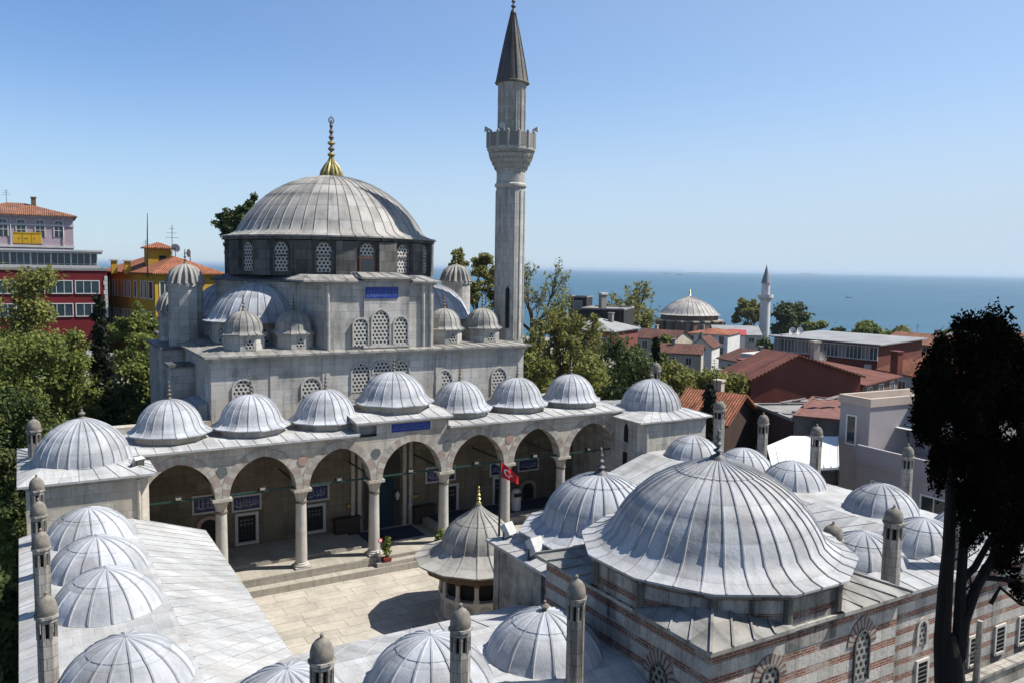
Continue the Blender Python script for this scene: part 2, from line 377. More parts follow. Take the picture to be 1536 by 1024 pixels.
def dome_mesh(name, R, h, ribs, skirt=0, drop=0, poly=0, ph=0, mat=None, rings=14, seams=(.45,), rw=.045, re=.04, a0=0, a1=2*PI, point=0.0, seed=1, collar=.1, rim=.06):
    """lead dome: spherical cap radius R height h with standing seams, flaring to a polygonal skirt"""
    rng = random.Random(seed)
    Rs = (R*R+h*h)/(2*h); tmax = math.acos(max(-1, 1-h/Rs))
    prof = []
    for i in range(rings+1):
        t = tmax*(i/rings); r = Rs*math.sin(t); z = h-Rs*(1-math.cos(t))
        z += point*max(0, 1-r/(R*.5))**2
        prof.append([r, z, 0.0])
    prof[0][0] = .05
    for f in seams:   # small lap step at ring seams
        i = int(round(rings*f)); prof[i][1] += 0; prof.insert(i+1, [prof[i][0]+.012, prof[i][1]-.03, 0.0])
    if skirt:
        for q in (.25, .6, 1.0): prof.append([R+(skirt-R)*q, -drop*(1-(1-q)**2), q])
        prof.append([skirt, -drop-rim, 1.0]); prof.append([skirt-.25, -drop-rim-.02, 1.0])
    else:
        prof.append([R+.03, -.03, 0]); prof.append([R, -collar, 0])
    full = abs(a1-a0-2*PI) < 1e-6
    st = (a1-a0)/ribs; mb = MB(); grid = []
    jit = [rng.uniform(-.07, .07)*st for _ in range(ribs+1)]
    nprof = len(prof)
    def pf(a):
        if not poly: return 1.0
        x = ((a-ph) % (2*PI/poly))-PI/poly
        return math.cos(PI/poly)/math.cos(x)
    for ip, (r, z, q) in enumerate(prof):
        row = []
        last = ip >= nprof-2
        for k in range(ribs+(0 if full else 1)):
            a = a0+k*st+(jit[k] if not poly or True else 0)
            d = min(rw/max(r, .05), st*.3)
            e = 0 if last else re*min(1, r/.6)
            for da, ee in ((-d, 0), (-d*.55, e), (d*.55, e), (d, 0), (st*.5, 0)):
                if not full and k == ribs and da > d*1.01: continue
                aa = a+da; f = 1+(pf(aa)-1)*q*(skirt and 1 or 0)
                rr = (r*f)+ee*.75; row.append(Vector((rr*math.cos(aa), rr*math.sin(aa), z+ee*.65)))
        grid.append(row)
    n = len(grid[0]); L = 0
    for i in range(len(grid)-1):
        l2 = L+(grid[i+1][0]-grid[i][0]).length
        for k in range(n if full else n-1):
            k2 = (k+1) % n; u0 = (k-1.5)/5; u1 = (k-.5)/5
            mb.poly([grid[i+1][k], grid[i+1][k2], grid[i][k2], grid[i][k]], 0, [(u0, l2), (u1, l2), (u1, L), (u0, L)], True)
        L = l2
    mb.poly([Vector((.06*math.cos(ang(k, 8)), .06*math.sin(ang(k, 8)), prof[0][1])) for k in range(8)], 0)
    return mb.mesh(name, mat or LEAD)

def finial(name, h, r, mat, bulbs=3, base=None, n=12):
    """alem: flared foot, stacked bulbs and a pointed tip"""
    mb = MB(); base = base or r*1.2; p = [(base, -.04), (base*.8, h*.06), (r*.45, h*.16)]
    z = h*.16; seg = h*.62/bulbs
    for i in range(bulbs):
        q = r*(1-.22*i)
        p += [(r*.28, z+seg*.12), (q*.8, z+seg*.32), (q, z+seg*.5), (q*.8, z+seg*.68), (r*.28, z+seg*.9)]; z += seg
    p += [(r*.2, h*.84), (r*.32, h*.88), (0.0, h)]
    mb.lathe(p, n); return mb.mesh(name, mat)

def arch(w, zs, za, n=10):
    """pointed arch polyline from right spring to left spring (x,z), half width w"""
    hgt = za-zs; c = max(0.0, (hgt*hgt-w*w)/(2*w)); Rr = w+c; tm = math.acos(c/Rr) if c < Rr else 0
    sc = hgt/math.sqrt(Rr*Rr-c*c); pts = []
    for i in range(n+1): t = tm*i/n; pts.append((-c+Rr*math.cos(t), zs+Rr*math.sin(t)*sc))
    return pts+[(-x, z) for x, z in reversed(pts[:-1])]

def wpt(o, ex, x, z, off=0):
    """point on a vertical wall: origin o, horizontal axis ex, offset along outward normal (ex x up)"""
    n = Vector((ex.y, -ex.x, 0)); return Vector(o)+ex*x+Vector((0, 0, z))+n*off
def wall_panel(mb, o, ex, pts, off, thick=.0, mi=0):
    ex = Vector(ex).normalized()
    P = [wpt(o, ex, x, z, off) for x, z in pts]; mb.poly(P, mi, [(x, z) for x, z in pts])
    if thick:
        Q = [wpt(o, ex, x, z, off-thick) for x, z in pts]
        for i in range(len(P)):
            j = (i+1) % len(P); mb.poly([Q[i], Q[j], P[j], P[i]], mi)
def wall_ring(mb, o, ex, pin, pout, off, thick, mi=0):
    """flat band between two polylines, as a raised moulding"""
    ex = Vector(ex).normalized(); n = len(pin)
    F = lambda p, d: wpt(o, ex, p[0], p[1], d)
    L = 0
    for i in range(n-1):
        l2 = L+math.hypot(pout[i+1][0]-pout[i][0], pout[i+1][1]-pout[i][1])
        mb.poly([F(pin[i], off), F(pout[i], off), F(pout[i+1], off), F(pin[i+1], off)], mi, [(L, 0), (L, .4), (l2, .4), (l2, 0)])
        mb.poly([F(pout[i], off), F(pout[i], off-thick), F(pout[i+1], off-thick), F(pout[i+1], off)], mi)
        mb.poly([F(pin[i], off-thick), F(pin[i], off), F(pin[i+1], off), F(pin[i+1], off-thick)], mi)
        L = l2
def arched_window(parent, o, ex, w, z0, zs, za, name='window', frame=.09, mats=None, frame_mat=None, off=.02):
    """pierced grille window (arched) with a raised frame as sub-part"""
    pts = [(-w, z0), (w, z0)]+arch(w, zs, za, 6)
    mb = MB(); wall_panel(mb, o, ex, pts, off, off+.02)
    wn = part(name, mb, mats or GRILLE, parent)
    fr = MB(); k = (w+frame)/w
    pin = [(w, z0)]+arch(w, zs, za, 6)+[(-w, z0)]; pout = [(w+frame, z0)]+[(x*k, zs+(z-zs)*k) for x, z in arch(w, zs, za, 6)]+[(-w-frame, z0)]
    wall_ring(fr, o, ex, pin, pout, off+.05, off+.07)
    part('window_frame', fr, frame_mat or STONE, wn)
    return wn
def rect_window(parent, o, ex, w, h, z, name='window', fr=.07, glass=None, fm=None, mull=1, off=.03, local=False):
    """rectangular window: frame with mullions, pane as sub-part; o on the wall, z = sill height"""
    ex = Vector(ex).normalized(); f = MB(); P = part if not local else (lambda n, mb, mt, pr: lpart(n, mb, mt, pr))
    def bx(x0, x1, z0, z1, a, b, mb):
        pts = [(x0, z0), (x1, z0), (x1, z1), (x0, z1)]; wall_panel(mb, o, ex, pts, b, b-a)
    bx(-w/2-fr, -w/2, z-fr, z+h+fr, -.02, off+.04, f); bx(w/2, w/2+fr, z-fr, z+h+fr, -.02, off+.04, f)
    bx(-w/2, w/2, z-fr, z, -.02, off+.06, f); bx(-w/2, w/2, z+h, z+h+fr, -.02, off+.04, f)
    for i in range(mull):
        x = -w/2+w*(i+1)/(mull+1); bx(x-.03, x+.03, z, z+h, -.02, off+.025, f)
    fo = P(name, f, fm or WHITE, parent); g = MB(); bx(-w/2, w/2, z, z+h, -.02, off, g); P('pane', g, glass or GLASS, fo)
    return fo

def scribble(mb, o, ex, x0, x1, z0, z1, off, seed, mi=0):
    """band of tall flowing white script strokes like the tile inscriptions"""
    rng = random.Random(seed); ex = Vector(ex).normalized(); W_, H_ = x1-x0, z1-z0
    def stroke(pts, w):
        for i in range(len(pts)-1):
            a, b = pts[i], pts[i+1]; dx, dz = b[0]-a[0], b[1]-a[1]; l = math.hypot(dx, dz) or 1; nx, nz = -dz/l*w/2, dx/l*w/2
            mb.poly([wpt(o, ex, a[0]+nx, a[1]+nz, off), wpt(o, ex, a[0]-nx, a[1]-nz, off), wpt(o, ex, b[0]-nx, b[1]-nz, off), wpt(o, ex, b[0]+nx, b[1]+nz, off)], mi)
    n = max(4, int(W_/H_*3.2))
    for i in range(n):
        x = x0+W_*(i+.5)/n+rng.uniform(-.02, .02); zb = z0+H_*rng.uniform(.05, .25)
        stroke([(x, z0+H_*rng.uniform(.75, .97)), (x-.01, z0+H_*.5), (x+rng.uniform(-.03, .03), zb)], H_*.05)
        if rng.random() < .8:
            r = H_*rng.uniform(.12, .26); cx, cz = x+rng.uniform(-.05, .05), zb+r*.9; a0 = rng.uniform(2.6, 3.4)
            stroke([(cx+r*1.4*math.cos(a0+k*.5), cz+r*math.sin(a0+k*.5)) for k in range(8)], H_*.055)
        if rng.random() < .5: stroke([(x-.08, z0+H_*.55), (x+.06, z0+H_*.6), (x+.14, z0+H_*.53)], H_*.045)

# ================================================================== GROUND, SEA, HILLS
def terr(x, y):
    t = x*.8+y*.6; s = max(0.0, t-72)
    z = -1.2-25*(1-math.exp(-s/150.0))*1.0
    if t > 395: z -= min(3.5, (t-395)*.08)
    tl = -x*.8+y*.3
    if tl > 10: z += min(6, (tl-10)*.05)
    if t < 30 and x > 5: z += min(2.2, (30-t)*.18)
    return z
SEAZ = -24.5
def build_ground():
    mb = MB(); xs = [-400+i*20 for i in range(18)]+[-40+i*8 for i in range(16)]+[88+i*20 for i in range(26)]; ys = [-60+i*20 for i in range(4)]+[20+i*8 for i in range(12)]+[116+i*20 for i in range(26)]
    for i in range(len(xs)-1):
        for j in range(len(ys)-1):
            P = [(x, y, terr(x, y)) for x, y in ((xs[i], ys[j]), (xs[i+1], ys[j]), (xs[i+1], ys[j+1]), (xs[i], ys[j+1]))]; mb.poly(P, 0, [(p[0], p[1]) for p in P], True)
    t = NT('town_earth'); n = t.noise(t.mapv((1, 1, 1), 'Object'), .12, 8, .7)
    put('ground', mb.mesh('ground', t.fin(t.ramp(n, [(.35, (.05, .055, .03)), (.5, (.09, .085, .06)), (.65, (.16, .15, .13))]), .95, n, .4, .1)), kind='structure')
    sea = MB(); r = 60000
    sea.poly([(-r, -2000, SEAZ), (r, -2000, SEAZ), (r, r, SEAZ), (-r, r, SEAZ)], 0)
    t = NT('sea_water'); v = t.mapv((.004, .012, 1), 'Object'); n1 = t.noise(v, 1, 6, .6); n2 = t.noise(t.mapv((.05, .12, 1), 'Object'), 1, 5, .65)
    n3 = t.noise(t.mapv((.0006, .0035, 1), 'Object'), 1, 4, .5)
    c = t.mix(t.ramp(n3, [(.3, 0.0), (.7, 1.0)]), (.027, .10, .155), (.036, .118, .178))
    c = t.mix(1, c, t.ramp(n1, [(.3, .85), (.7, 1.12)]), 'MULTIPLY')
    m = t.fin(c, .45, n2, .3, .3, 0, .25)
    put('sea', sea.mesh('sea', m), kind='structure')
build_ground()

def paving(name, pts, bw, bh, c1, c2, mort, rot=.0, stain=.25):
    t = NT(name+'_stone'); m = t.n('ShaderNodeMapping'); m.inputs['Rotation'].default_value = (0, 0, rot); t.l(t.tc.outputs['UV'], m.inputs[0])
    nz = t.n('ShaderNodeTexNoise'); nz.inputs['Scale'].default_value = .45; t.l(m.outputs[0], nz.inputs['Vector'])
    br = t.n('ShaderNodeTexBrick'); br.offset = .37; br.squash = 1.5; br.squash_frequency = 3
    for k, q in (('Color1', c1), ('Color2', c2), ('Mortar', mort)): br.inputs[k].default_value = (*q, 1)
    br.inputs['Scale'].default_value = 1; br.inputs['Mortar Size'].default_value = .018; br.inputs['Brick Width'].default_value = bw; br.inputs['Row Height'].default_value = bh
    t.l(m.outputs[0], br.inputs['Vector'])
    n1 = t.noise(t.mapv((1, 1, 1)), .7, 6, .65); n2 = t.noise(t.mapv((1, 1, 1)), 4, 5, .7)
    c = t.mix(1, br.outputs['Color'], t.ramp(n1, [(.3, 1-stain), (.6, 1.08)]), 'MULTIPLY'); c = t.mix(1, c, t.ramp(n2, [(.3, .86), (.7, 1.08)]), 'MULTIPLY')
    mat = t.fin(c, .75, t.math('ADD', t.math('MULTIPLY', br.outputs['Fac'], -1.0), n2), .4, .015, 0, .3)
    mb = MB(); mb.poly(pts, 0); return put(name, mb.mesh(name, mat), kind='structure')
CZ = .2
paving('courtyard_paving', [(0, 17, CZ), (36, 17, CZ), (36, 46, CZ), (0, 46, CZ)], 1.55, .85, (.51, .465, .385), (.44, .40, .33), (.27, .24, .185), R_(0))
STREETZ = 1.05
paving('street_paving', [(13, -6, STREETZ), (60, -6, STREETZ), (60, 17.2, STREETZ), (13, 17.2, STREETZ)], .9, .5, (.40, .39, .37), (.34, .33, .31), (.26, .25, .23))

# ================================================================== MOSQUE
mq = thing('mosque', (18.2, 54.5, 0), 'grey stone mosque with large ribbed lead dome and seven domed portico across the courtyard', 'mosque')
UC = 18.2; VF = 45.4
HU0, HU1, HV1 = 8.55, 27.95, 63.6
PX = lambda x, y: at_v(x, y, VF)
# --- prayer hall body
mb = MB(); mb.prism([(HU0, VF), (HU1, VF), (HU1, HV1), (HU0, HV1)], -2, 11.28, 0, top=False)
mb.box((HU0-.12, VF-.12, 11.28), (HU1+.12, HV1+.12, 11.42)); mb.box((HU0-.22, VF-.22, 11.42), (HU1+.22, HV1+.22, 11.5))
part('prayer_hall_wall', mb, STONE, mq)
for v, w_, z_ in ((50.0, 1.4, 10.6), (53.2, 5.8, 11.3)):
    for x0, x1 in ((HU0-1.3, HU0-.02), (HU1+.02, HU1+1.3)): mb = MB(); mb.box((x0, v, -2), (x1, v+w_, z_)); mb.box((x0-.15, v-.15, z_), (x1, v+w_+.15, z_+.14), 1); part('side_buttress', mb, [STONE, LEADDK], mq)
# lead terrace roof of the hall
def lead_slab(mb, pl, z0, z1, th=.09, inset=None):
    """roof sheet from outer polygon at z0 rising to an inset polygon at z1"""
    cx = sum(p[0] for p in pl)/len(pl); cy = sum(p[1] for p in pl)/len(pl)
    pin = inset or [(cx+(p[0]-cx)*.6, cy+(p[1]-cy)*.6) for p in pl]
    mb.prism(pl, z0-th, z0, 0, top=False); n = len(pl)
    for i in range(n):
        j = (i+1) % n
        a, b, c, d = (*pl[i], z0), (*pl[j], z0), (*pin[j], z1), (*pin[i], z1)
        mb.poly([a, b, c, d], 0)
        A, B, Cc, D = Vector(a), Vector(b), Vector(c), Vector(d); m = max(1, int((B-A).length/.75)); nn = (B-A).cross(D-A).normalized()
        for k in range(m+1):
            f = k/m; mb.bar(A.lerp(B, f)+nn*.012, D.lerp(Cc, f)+nn*.012, .035, .03, 0, nn)
    mb.poly([(*p, z1) for p in pin], 0)
mb = MB(); o = .38
lead_slab(mb, [(HU0-o, VF-o), (HU1+o, VF-o), (HU1+o, HV1+o), (HU0-o, HV1+o)], 11.62, 11.86, .11, [(HU0+1.2, VF+1.2), (HU1-1.2, VF+1.2), (HU1-1.2, HV1-1.2), (HU0+1.2, HV1-1.2)])
part('terrace_roof', mb, LEADOLD, mq)
# windows in the hall front, above the portico
for x, y0, y1, y2, w in [(365, 598, 584, 570, .52), (467, 595, 580, 567, .52), (541, 588, 560, 545, .52), (573, 560, 556, 542, .55), (601, 560, 556, 541, .5), (666, 590, 570, 555, .5), (748, 590, 566, 551, .5)]:
    a, b, c = PX(x, y0), PX(x, y1), PX(x, y2); arched_window(mq, (a.x, VF, 0), Vector((1, 0, 0)), w, a.z, b.z, c.z)
for x in (411, 489, 658):
    u = PX(x, 560).x; mb = MB(); mb.box((u-.22, VF-.05, 8), (u+.22, VF+.02, 11.25)); part('wall_pilaster', mb, STONE, mq)
# --- hexagonal upper body
hexR = 7.55; hexa = [(UC+hexR*math.cos(R_(60*k)), 54.5+hexR*math.sin(R_(60*k))*1.0) for k in range(6)]
mb = MB(); mb.prism(hexa, 11.7, 15.3, 0)
hx2 = [(UC+(hexR+.12)*math.cos(R_(60*k)), 54.5+(hexR+.12)*math.sin(R_(60*k))) for k in range(6)]; mb.prism(hx2, 15.3, 15.46)
part('hexagonal_base', mb, STONE, mq)
mb = MB(); lead_slab(mb, [(UC+(hexR+.3)*math.cos(R_(60*k)), 54.5+(hexR+.3)*math.sin(R_(60*k))) for k in range(6)], 15.56, 16.0, .1, ngon(6, 6.5, (UC, 54.5)))
part('hexagon_roof', mb, LEADDK, mq)
# front and rear buttress blocks
for sgn in (1, -1):
    Q = lambda u, v: (u, v if sgn == 1 else 109-v)
    F0 = 45.6
    pl = [Q(14.8, F0), Q(21.6, F0), Q(22.5, 49.4), Q(13.9, 49.4)]
    if sgn < 0: pl = pl[::-1]
    mb = MB(); mb.prism(pl, 11.7, 15.55, 0)
    if sgn == 1:
        mb.box((17.12, F0-.1, 11.7), (19.95, F0, 15.75)); mb.box((17.12, F0, 15.55), (19.95, F0+2, 15.75))
        for u in (14.85, 21.25, 20.75): mb.tube([(u+.12, F0-.06, 11.7), (u+.12, F0-.06, 15.4)], .11, 8)
        mb.box((14.7, F0-.14, 15.42), (17.1, F0+.1, 15.55)); mb.box((19.97, F0-.14, 15.42), (21.72, F0+.1, 15.55))
        mb.box((17.0, F0-.2, 15.62), (20.05, F0-.1, 15.75))
        mb.box((17.05, F0-.17, 11.75), (20.0, F0-.1, 11.9))
    part('buttress_block', mb, STONE, mq)
    if sgn == 1:
        mb = MB()
        lead_slab(mb, [(13.5, F0-.35), (17.0, F0-.35), (17.0, 49.4), (13.5, 49.4)], 15.64, 15.95, .09, [(14.3, 47), (17.0, 47), (17.0, 49.3), (14.3, 49.3)])
        lead_slab(mb, [(20.06, F0-.35), (22.0, F0-.35), (22.9, 49.4), (20.06, 49.4)], 15.64, 15.95, .09, [(20.06, 47), (21.5, 47), (22, 49.3), (20.06, 49.3)])
        lead_slab(mb, [(16.85, F0-.42), (20.2, F0-.42), (20.2, 49.4), (16.85, 49.4)], 15.85, 16.12, .1, [(17.2, 47), (19.8, 47), (19.8, 49.3), (17.2, 49.3)])
        part('buttress_roof', mb, LEADOLD, mq)
        for x, y0, y1, y2, w in [(540, 519, 488, 478, .42), (570, 517, 481, 465, .52), (600, 517, 487, 475, .42)]:
            a, b, c = at_v(x, y0, F0), at_v(x, y1, F0), at_v(x, y2, F0); arched_window(mq, (a.x, F0-.1, 0), Vector((1, 0, 0)), w, a.z, b.z, c.z)
        a, b = at_v(548, 448, F0-.1), at_v(597, 431, F0-.1); mb = MB(); mb.box((a.x, F0-.15, a.z), (b.x, F0-.1, b.z)); tp = part('tile_inscription', mb, TILEBLUE, mq)
        mb = MB(); scribble(mb, (0, F0-.15, 0), (1, 0, 0), a.x+.08, b.x-.08, a.z+.06, b.z-.06, .004, 4); part('script', mb, m_plain('pale_blue_glaze', (.12, .18, .50), .4), tp)
# --- drum and main dome
DZ = 15.95
mb = MB(); mb.prism(ngon(32, 6.6, (UC, 54.5), PI/32), DZ-.1, 18.1)
for k in range(16):
    for da, w, d in ((11.25, .62, .28), (4.4, .1, .06), (-4.4, .1, .06)):
        a = R_(22.5*k+da); c, s = math.cos(a), math.sin(a); p = Vector((UC+6.56*c, 54.5+6.56*s, 0)); t_ = Vector((-s, c, 0)); n_ = Vector((c, s, 0))
        q = [p-t_*w, p+t_*w, p+t_*w+n_*d, p-t_*w+n_*d]; mb.prism([(x.x, x.y) for x in (q[3], q[2], q[1], q[0])][::-1], DZ-.1, 17.95 if w > .3 else 17.2)
mb.prism(ngon(48, 6.9, (UC, 54.5)), 18.02, 18.22)
mb.prism(ngon(48, 6.68, (UC, 54.5)), 17.0, 17.07)
drum = part('dome_drum', mb, DARKST, mq)
for k in range(16):
    a = R_(22.5*k); c, s = math.cos(a), math.sin(a)
    if c*18.2+s*54.5 > 28: continue
    arched_window(drum, (UC+6.58*c, 54.5+6.58*s, 0), Vector((-s, c, 0)), .46, 16.1, 17.35, 17.85, 'drum_window', .07, None, DARKST, .02)
# wooden hatch in the drum window right of centre
hk = 12; a = R_(22.5*12); c, s = math.cos(a), math.sin(a)
mb = MB(); ex = Vector((-s, c, 0)); wall_panel(mb, (UC+6.58*c, 54.5+6.58*s, 0), ex, [(-.5, 16.1), (.5, 16.1), (.5, 17.0), (-.5, 17.0)], .12, .1)
hat = part('window_hatch', mb, m_plain('oxide_frame', (.16, .05, .035), .7), drum); mb = MB(); wall_panel(mb, (UC+6.58*c, 54.5+6.58*s, 0), ex, [(-.4, 16.16), (.4, 16.16), (.4, 16.92), (-.4, 16.92)], .13); part('pane', mb, GLASS, hat)
LEADMAIN = m_lead('main_dome_lead', (.39, .375, .345), .45, .6, False, .35)
md = part('main_dome', dome_mesh('main_dome', 6.12, 3.8, 52, 7.02, .36, 0, 0, LEADMAIN, 18, (.3, .5, .74), .035, .035, rim=.08), LEADMAIN, mq, (UC, 54.5, 18.64))
mb = MB(); mb.lathe([(.78, -.15), (.8, .1), (.72, .4), (.5, .75), (.28, 1.0), (.2, 1.15), (.16, 1.3)], 40, fl=.16, nfl=14); 
z = 1.3
for r in (.27, .24, .27, .19, .16, .13): mb.lathe([(.08, z-.02), (r*.7, z+.06), (r, z+.15), (r*.7, z+.24), (.08, z+.32)], 12, mi=1 if r < .26 else 0); z += .38
mb.tube([(0, 0, 1.2), (0, 0, 3.75)], .06, 8, 1)
ringp = [(.17*math.sin(t), 0, z+.12-.2*math.cos(t)*1.0) for t in [i*PI*2/14 for i in range(15)]]; mb.tube(ringp, .04, 6, 1); mb.tube([(0, 0, z+.3), (0, 0, z+.55)], [.03, .005], 6, 1)
t = NT('gilt_fluted'); gn = t.noise(t.mapv((1, 1, 1), 'Object'), 3, 5, .6); GILT = t.fin(t.ramp(gn, [(.35, (.10, .12, .07)), (.5, (.28, .23, .08)), (.65, (.45, .35, .12))]), .5, None, metal=.3)
part('finial', mb.mesh('finial', [GILT, BRONZE]), GILT, md, (UC, 54.5, 22.4))
# --- half domes on the diagonals
for k, (du, dv) in enumerate([(-.866, -.5), (.866, -.5), (-.866, .5), (.866, .5)]):
    cu, cv = UC+du*6.55, 54.5+dv*6.55; a = math.atan2(dv, du)
    mb = MB(); mb.prism([(cu+2.75*math.cos(a-PI/2+PI*i/12), cv+2.75*math.sin(a-PI/2+PI*i/12)) for i in range(13)], 11.7, 13.15); ap = part('apse_wall', mb, STONE, mq)
    hd = part('half_dome', dome_mesh('half_dome', 2.85, 2.0, 16, 3.25, .22, 0, 0, LEAD, 12, (.55,), .04, .035, a-PI/2, a+PI/2), LEAD, mq, (cu, cv, 13.38))
    if dv < 0:
        for da in (-50, 0, 50):
            b = a+R_(da); arched_window(ap, (cu+2.76*math.cos(b), cv+2.76*math.sin(b), 0), Vector((-math.sin(b), math.cos(b), 0)), .3, 11.95, 12.6, 12.85, 'apse_window', .05)
# --- turrets on the front terrace
TD = dome_mesh('turret_dome', 1.02, 1.05, 16, 1.3, .2, 8, PI/8, LEADOLD, 9, (.55,), .035, .03)
TF = finial('finial', .95, .11, BRONZE, 3)
for u in (10.62, 13.42, 22.98, 25.72):
    mb = MB(); mb.prism(ngon(8, 1.12, (u, 46.95), PI/8), 11.6, 12.62); mb.prism(ngon(8, 1.2, (u, 46.95), PI/8), 12.5, 12.62); tr = part('turret', mb, STONE, mq)
    td = part('turret_dome', TD, LEADOLD, tr, (u, 46.95, 12.86)); part('finial', TF, BRONZE, tr, (u, 46.95, 13.9))
    for da in (-90, -135 if u < 18 else -45):
        a = R_(da); 
        if da != -90: continue
        a = R_(-90 if u > 12 else -90); ex = Vector((-math.sin(a), math.cos(a), 0)); ap_ = 1.12*math.cos(PI/8)
        mb = MB(); pts = [(.24*math.cos(t)+.1, 12.1+.26*math.sin(t)) for t in [i*PI/6 for i in range(12)]]
        wall_panel(mb, (u+ap_*math.cos(a), 46.95+ap_*math.sin(a), 0), ex, pts, .012); part('round_grille', mb, m_grille('rosette_grille', .2, .36) if 'rosette_grille' not in bpy.data.materials else bpy.data.materials['rosette_grille'], tr)
# --- weight towers with fluted domes
for u, v, r, zt in ((8.85, 54.5, 1.02, 15.2), (27.6, 54.5, 1.05, 15.45), (8.55, 57.9, .85, 13.4)):
    mb = MB(); mb.prism(ngon(12, r, (u, v)), 8, zt); mb.prism(ngon(12, r+.1, (u, v)), zt-.14, zt+.03); tw = part('weight_tower', mb, STONE, mq)
    mb = MB(); k = r+.16; mb.lathe([(k*1.04, -.03), (k*1.06, .03), (k*.99, .14), (k*.93, .42), (k*.78, .78), (k*.52, 1.06), (k*.2, 1.2), (.06, 1.24)], 80, fl=.17, nfl=18)
    part('fluted_dome', mb.mesh('fluted_dome', LEADOLD), LEADOLD, tw, (u, v, zt+.03)); part('finial', TF, BRONZE, tw, (u, v, zt+1.24))
# lead quarter vault on the hall's left flank
mb = MB(); pts = []
for i in range(9):
    t = PI/2*i/8; pts.append((HU0-.04-1.9*math.sin(t)*.95, 6.4+2.6*math.cos(t)))
for i in range(8):
    (x0, z0), (x1, z1) = pts[i], pts[i+1]; mb.poly([(x1, 46.2, z1), (x0, 46.2, z0), (x0, 49.6, z0), (x1, 49.6, z1)][::-1], 0, None)
mb.poly([(HU0-.04, 46.2, 5.9)]+[(x, 46.2, z) for x, z in pts]+[(pts[-1][0], 46.2, 5.9)]); mb.box((pts[-1][0], 46.2, -1), (HU0-.05, 49.6, 5.9))
part('side_vault_roof', mb, LEAD, mq)

# --- portico
COLU = [8.15, 12.1, 16.08, 20.24, 24.28, 28.2]; EDGE = [4.2]+COLU+[32.3]; FV = 40.88; BV = 41.62
fac = MB(); vou = MB(); rings_ = []
for b in range(7):
    ul, ur = EDGE[b], EDGE[b+1]; uc = (ul+ur)/2; w = (ur-ul)/2-.33; top = 8.12 if b == 3 else 7.52
    A = arch(w, 5.15, 7.06, 10)[::-1]; A = [(uc+x, z) for x, z in A]; low = [(ul, 5.15)]+A+[(ur, 5.15)]
    for i in range(len(low)-1):
        (x0, z0), (x1, z1) = low[i], low[i+1]
        fac.poly([(x0, FV, z0), (x1, FV, z1), (x1, FV, top), (x0, FV, top)]); fac.poly([(x1, BV, z1), (x0, BV, z0), (x0, BV, top), (x1, BV, top)])
        if 0 < i < len(low)-2: vou.poly([(x1, FV, z1), (x0, FV, z0), (x0, BV, z0), (x1, BV, z1)], 0, [(i*.35+.35, 0), (i*.35, 0), (i*.35, .7), (i*.35+.35, .7)])
        else: fac.poly([(x1, FV, z1), (x0, FV, z0), (x0, BV, z0), (x1, BV, z1)])
    k = (w+.42)/w; pin = arch(w, 5.15, 7.06, 10); pout = [(x*k if abs(x) < w*.98 else x*(1+.36/w), 5.15+(z-5.15)*((1.91+.42)/1.91)) for x, z in pin]
    pout = [(max(-(ur-ul)/2+.01, min((ur-ul)/2-.01, x)), z) for x, z in pout]
    wall_ring(vou, (uc, FV, 0), Vector((1, 0, 0)), pin, pout, .03, .03)
fac.box((15.02, FV, 7.52), (15.1, BV+3.7, 8.12)); fac.box((19.98+.3, FV, 7.52), (20.36, BV+3.7, 8.12))
for x0, x1, z in ((4.2, 15.0, 7.52), (20.38, 32.3, 7.52), (14.95, 20.42, 8.12)): fac.box((x0, FV-.1, z), (x1, FV+.02, z+.12))
# back wall of the end bays
fac.box((3.6, VF, -1), (HU0-.02, VF+.7, 8.2)); fac.box((HU1+.02, VF, -1), (32.6, VF+.7, 8.2)); fac.box((3.5, FV, -1), (4.5, BV, 7.52))
part('portico_facade', fac, STONE2, mq)
mb = MB(); mb.poly([(3.7, VF-.012, .95), (32.2, VF-.012, .95), (32.2, VF-.012, 7.7), (3.7, VF-.012, 7.7)]); mb.poly([(3.7, VF-.02, 7.59), (32.2, VF-.02, 7.59), (32.2, BV+.02, 7.59), (3.7, BV+.02, 7.59)]); part('shaded_wall_overlay', mb, INNER, mq)  # overlay sheets on back wall and ceiling, portico shade partly in their colour
t = NT('voussoirs'); sp = t.n('ShaderNodeSeparateXYZ'); t.l(t.tc.outputs['UV'], sp.inputs[0])
q = t.math('DIVIDE', sp.outputs[0], .33); fr = t.math('FRACT', q); wn_ = t.n('ShaderNodeTexWhiteNoise', noise_dimensions='1D'); t.l(t.math('FLOOR', q), wn_.inputs['W'])
c = t.ramp(wn_.outputs['Value'], [(.0, (.50, .465, .40)), (.55, (.44, .405, .345)), (.72, (.40, .31, .245)), (1.0, (.37, .34, .30))])
c = t.mix(t.ramp(fr, [(0, 1.0), (.05, 0.0), (.95, 0.0), (1, 1.0)]), c, (.2, .175, .14)); c = t.mix(1, c, t.ramp(t.noise(t.mapv((1, 1, 1), 'Object'), 2.5, 5, .65), [(.3, .65), (.65, 1.1)]), 'MULTIPLY')
VOUS = t.fin(c, .8, None)
part('arch_voussoirs', vou, VOUS, mq)
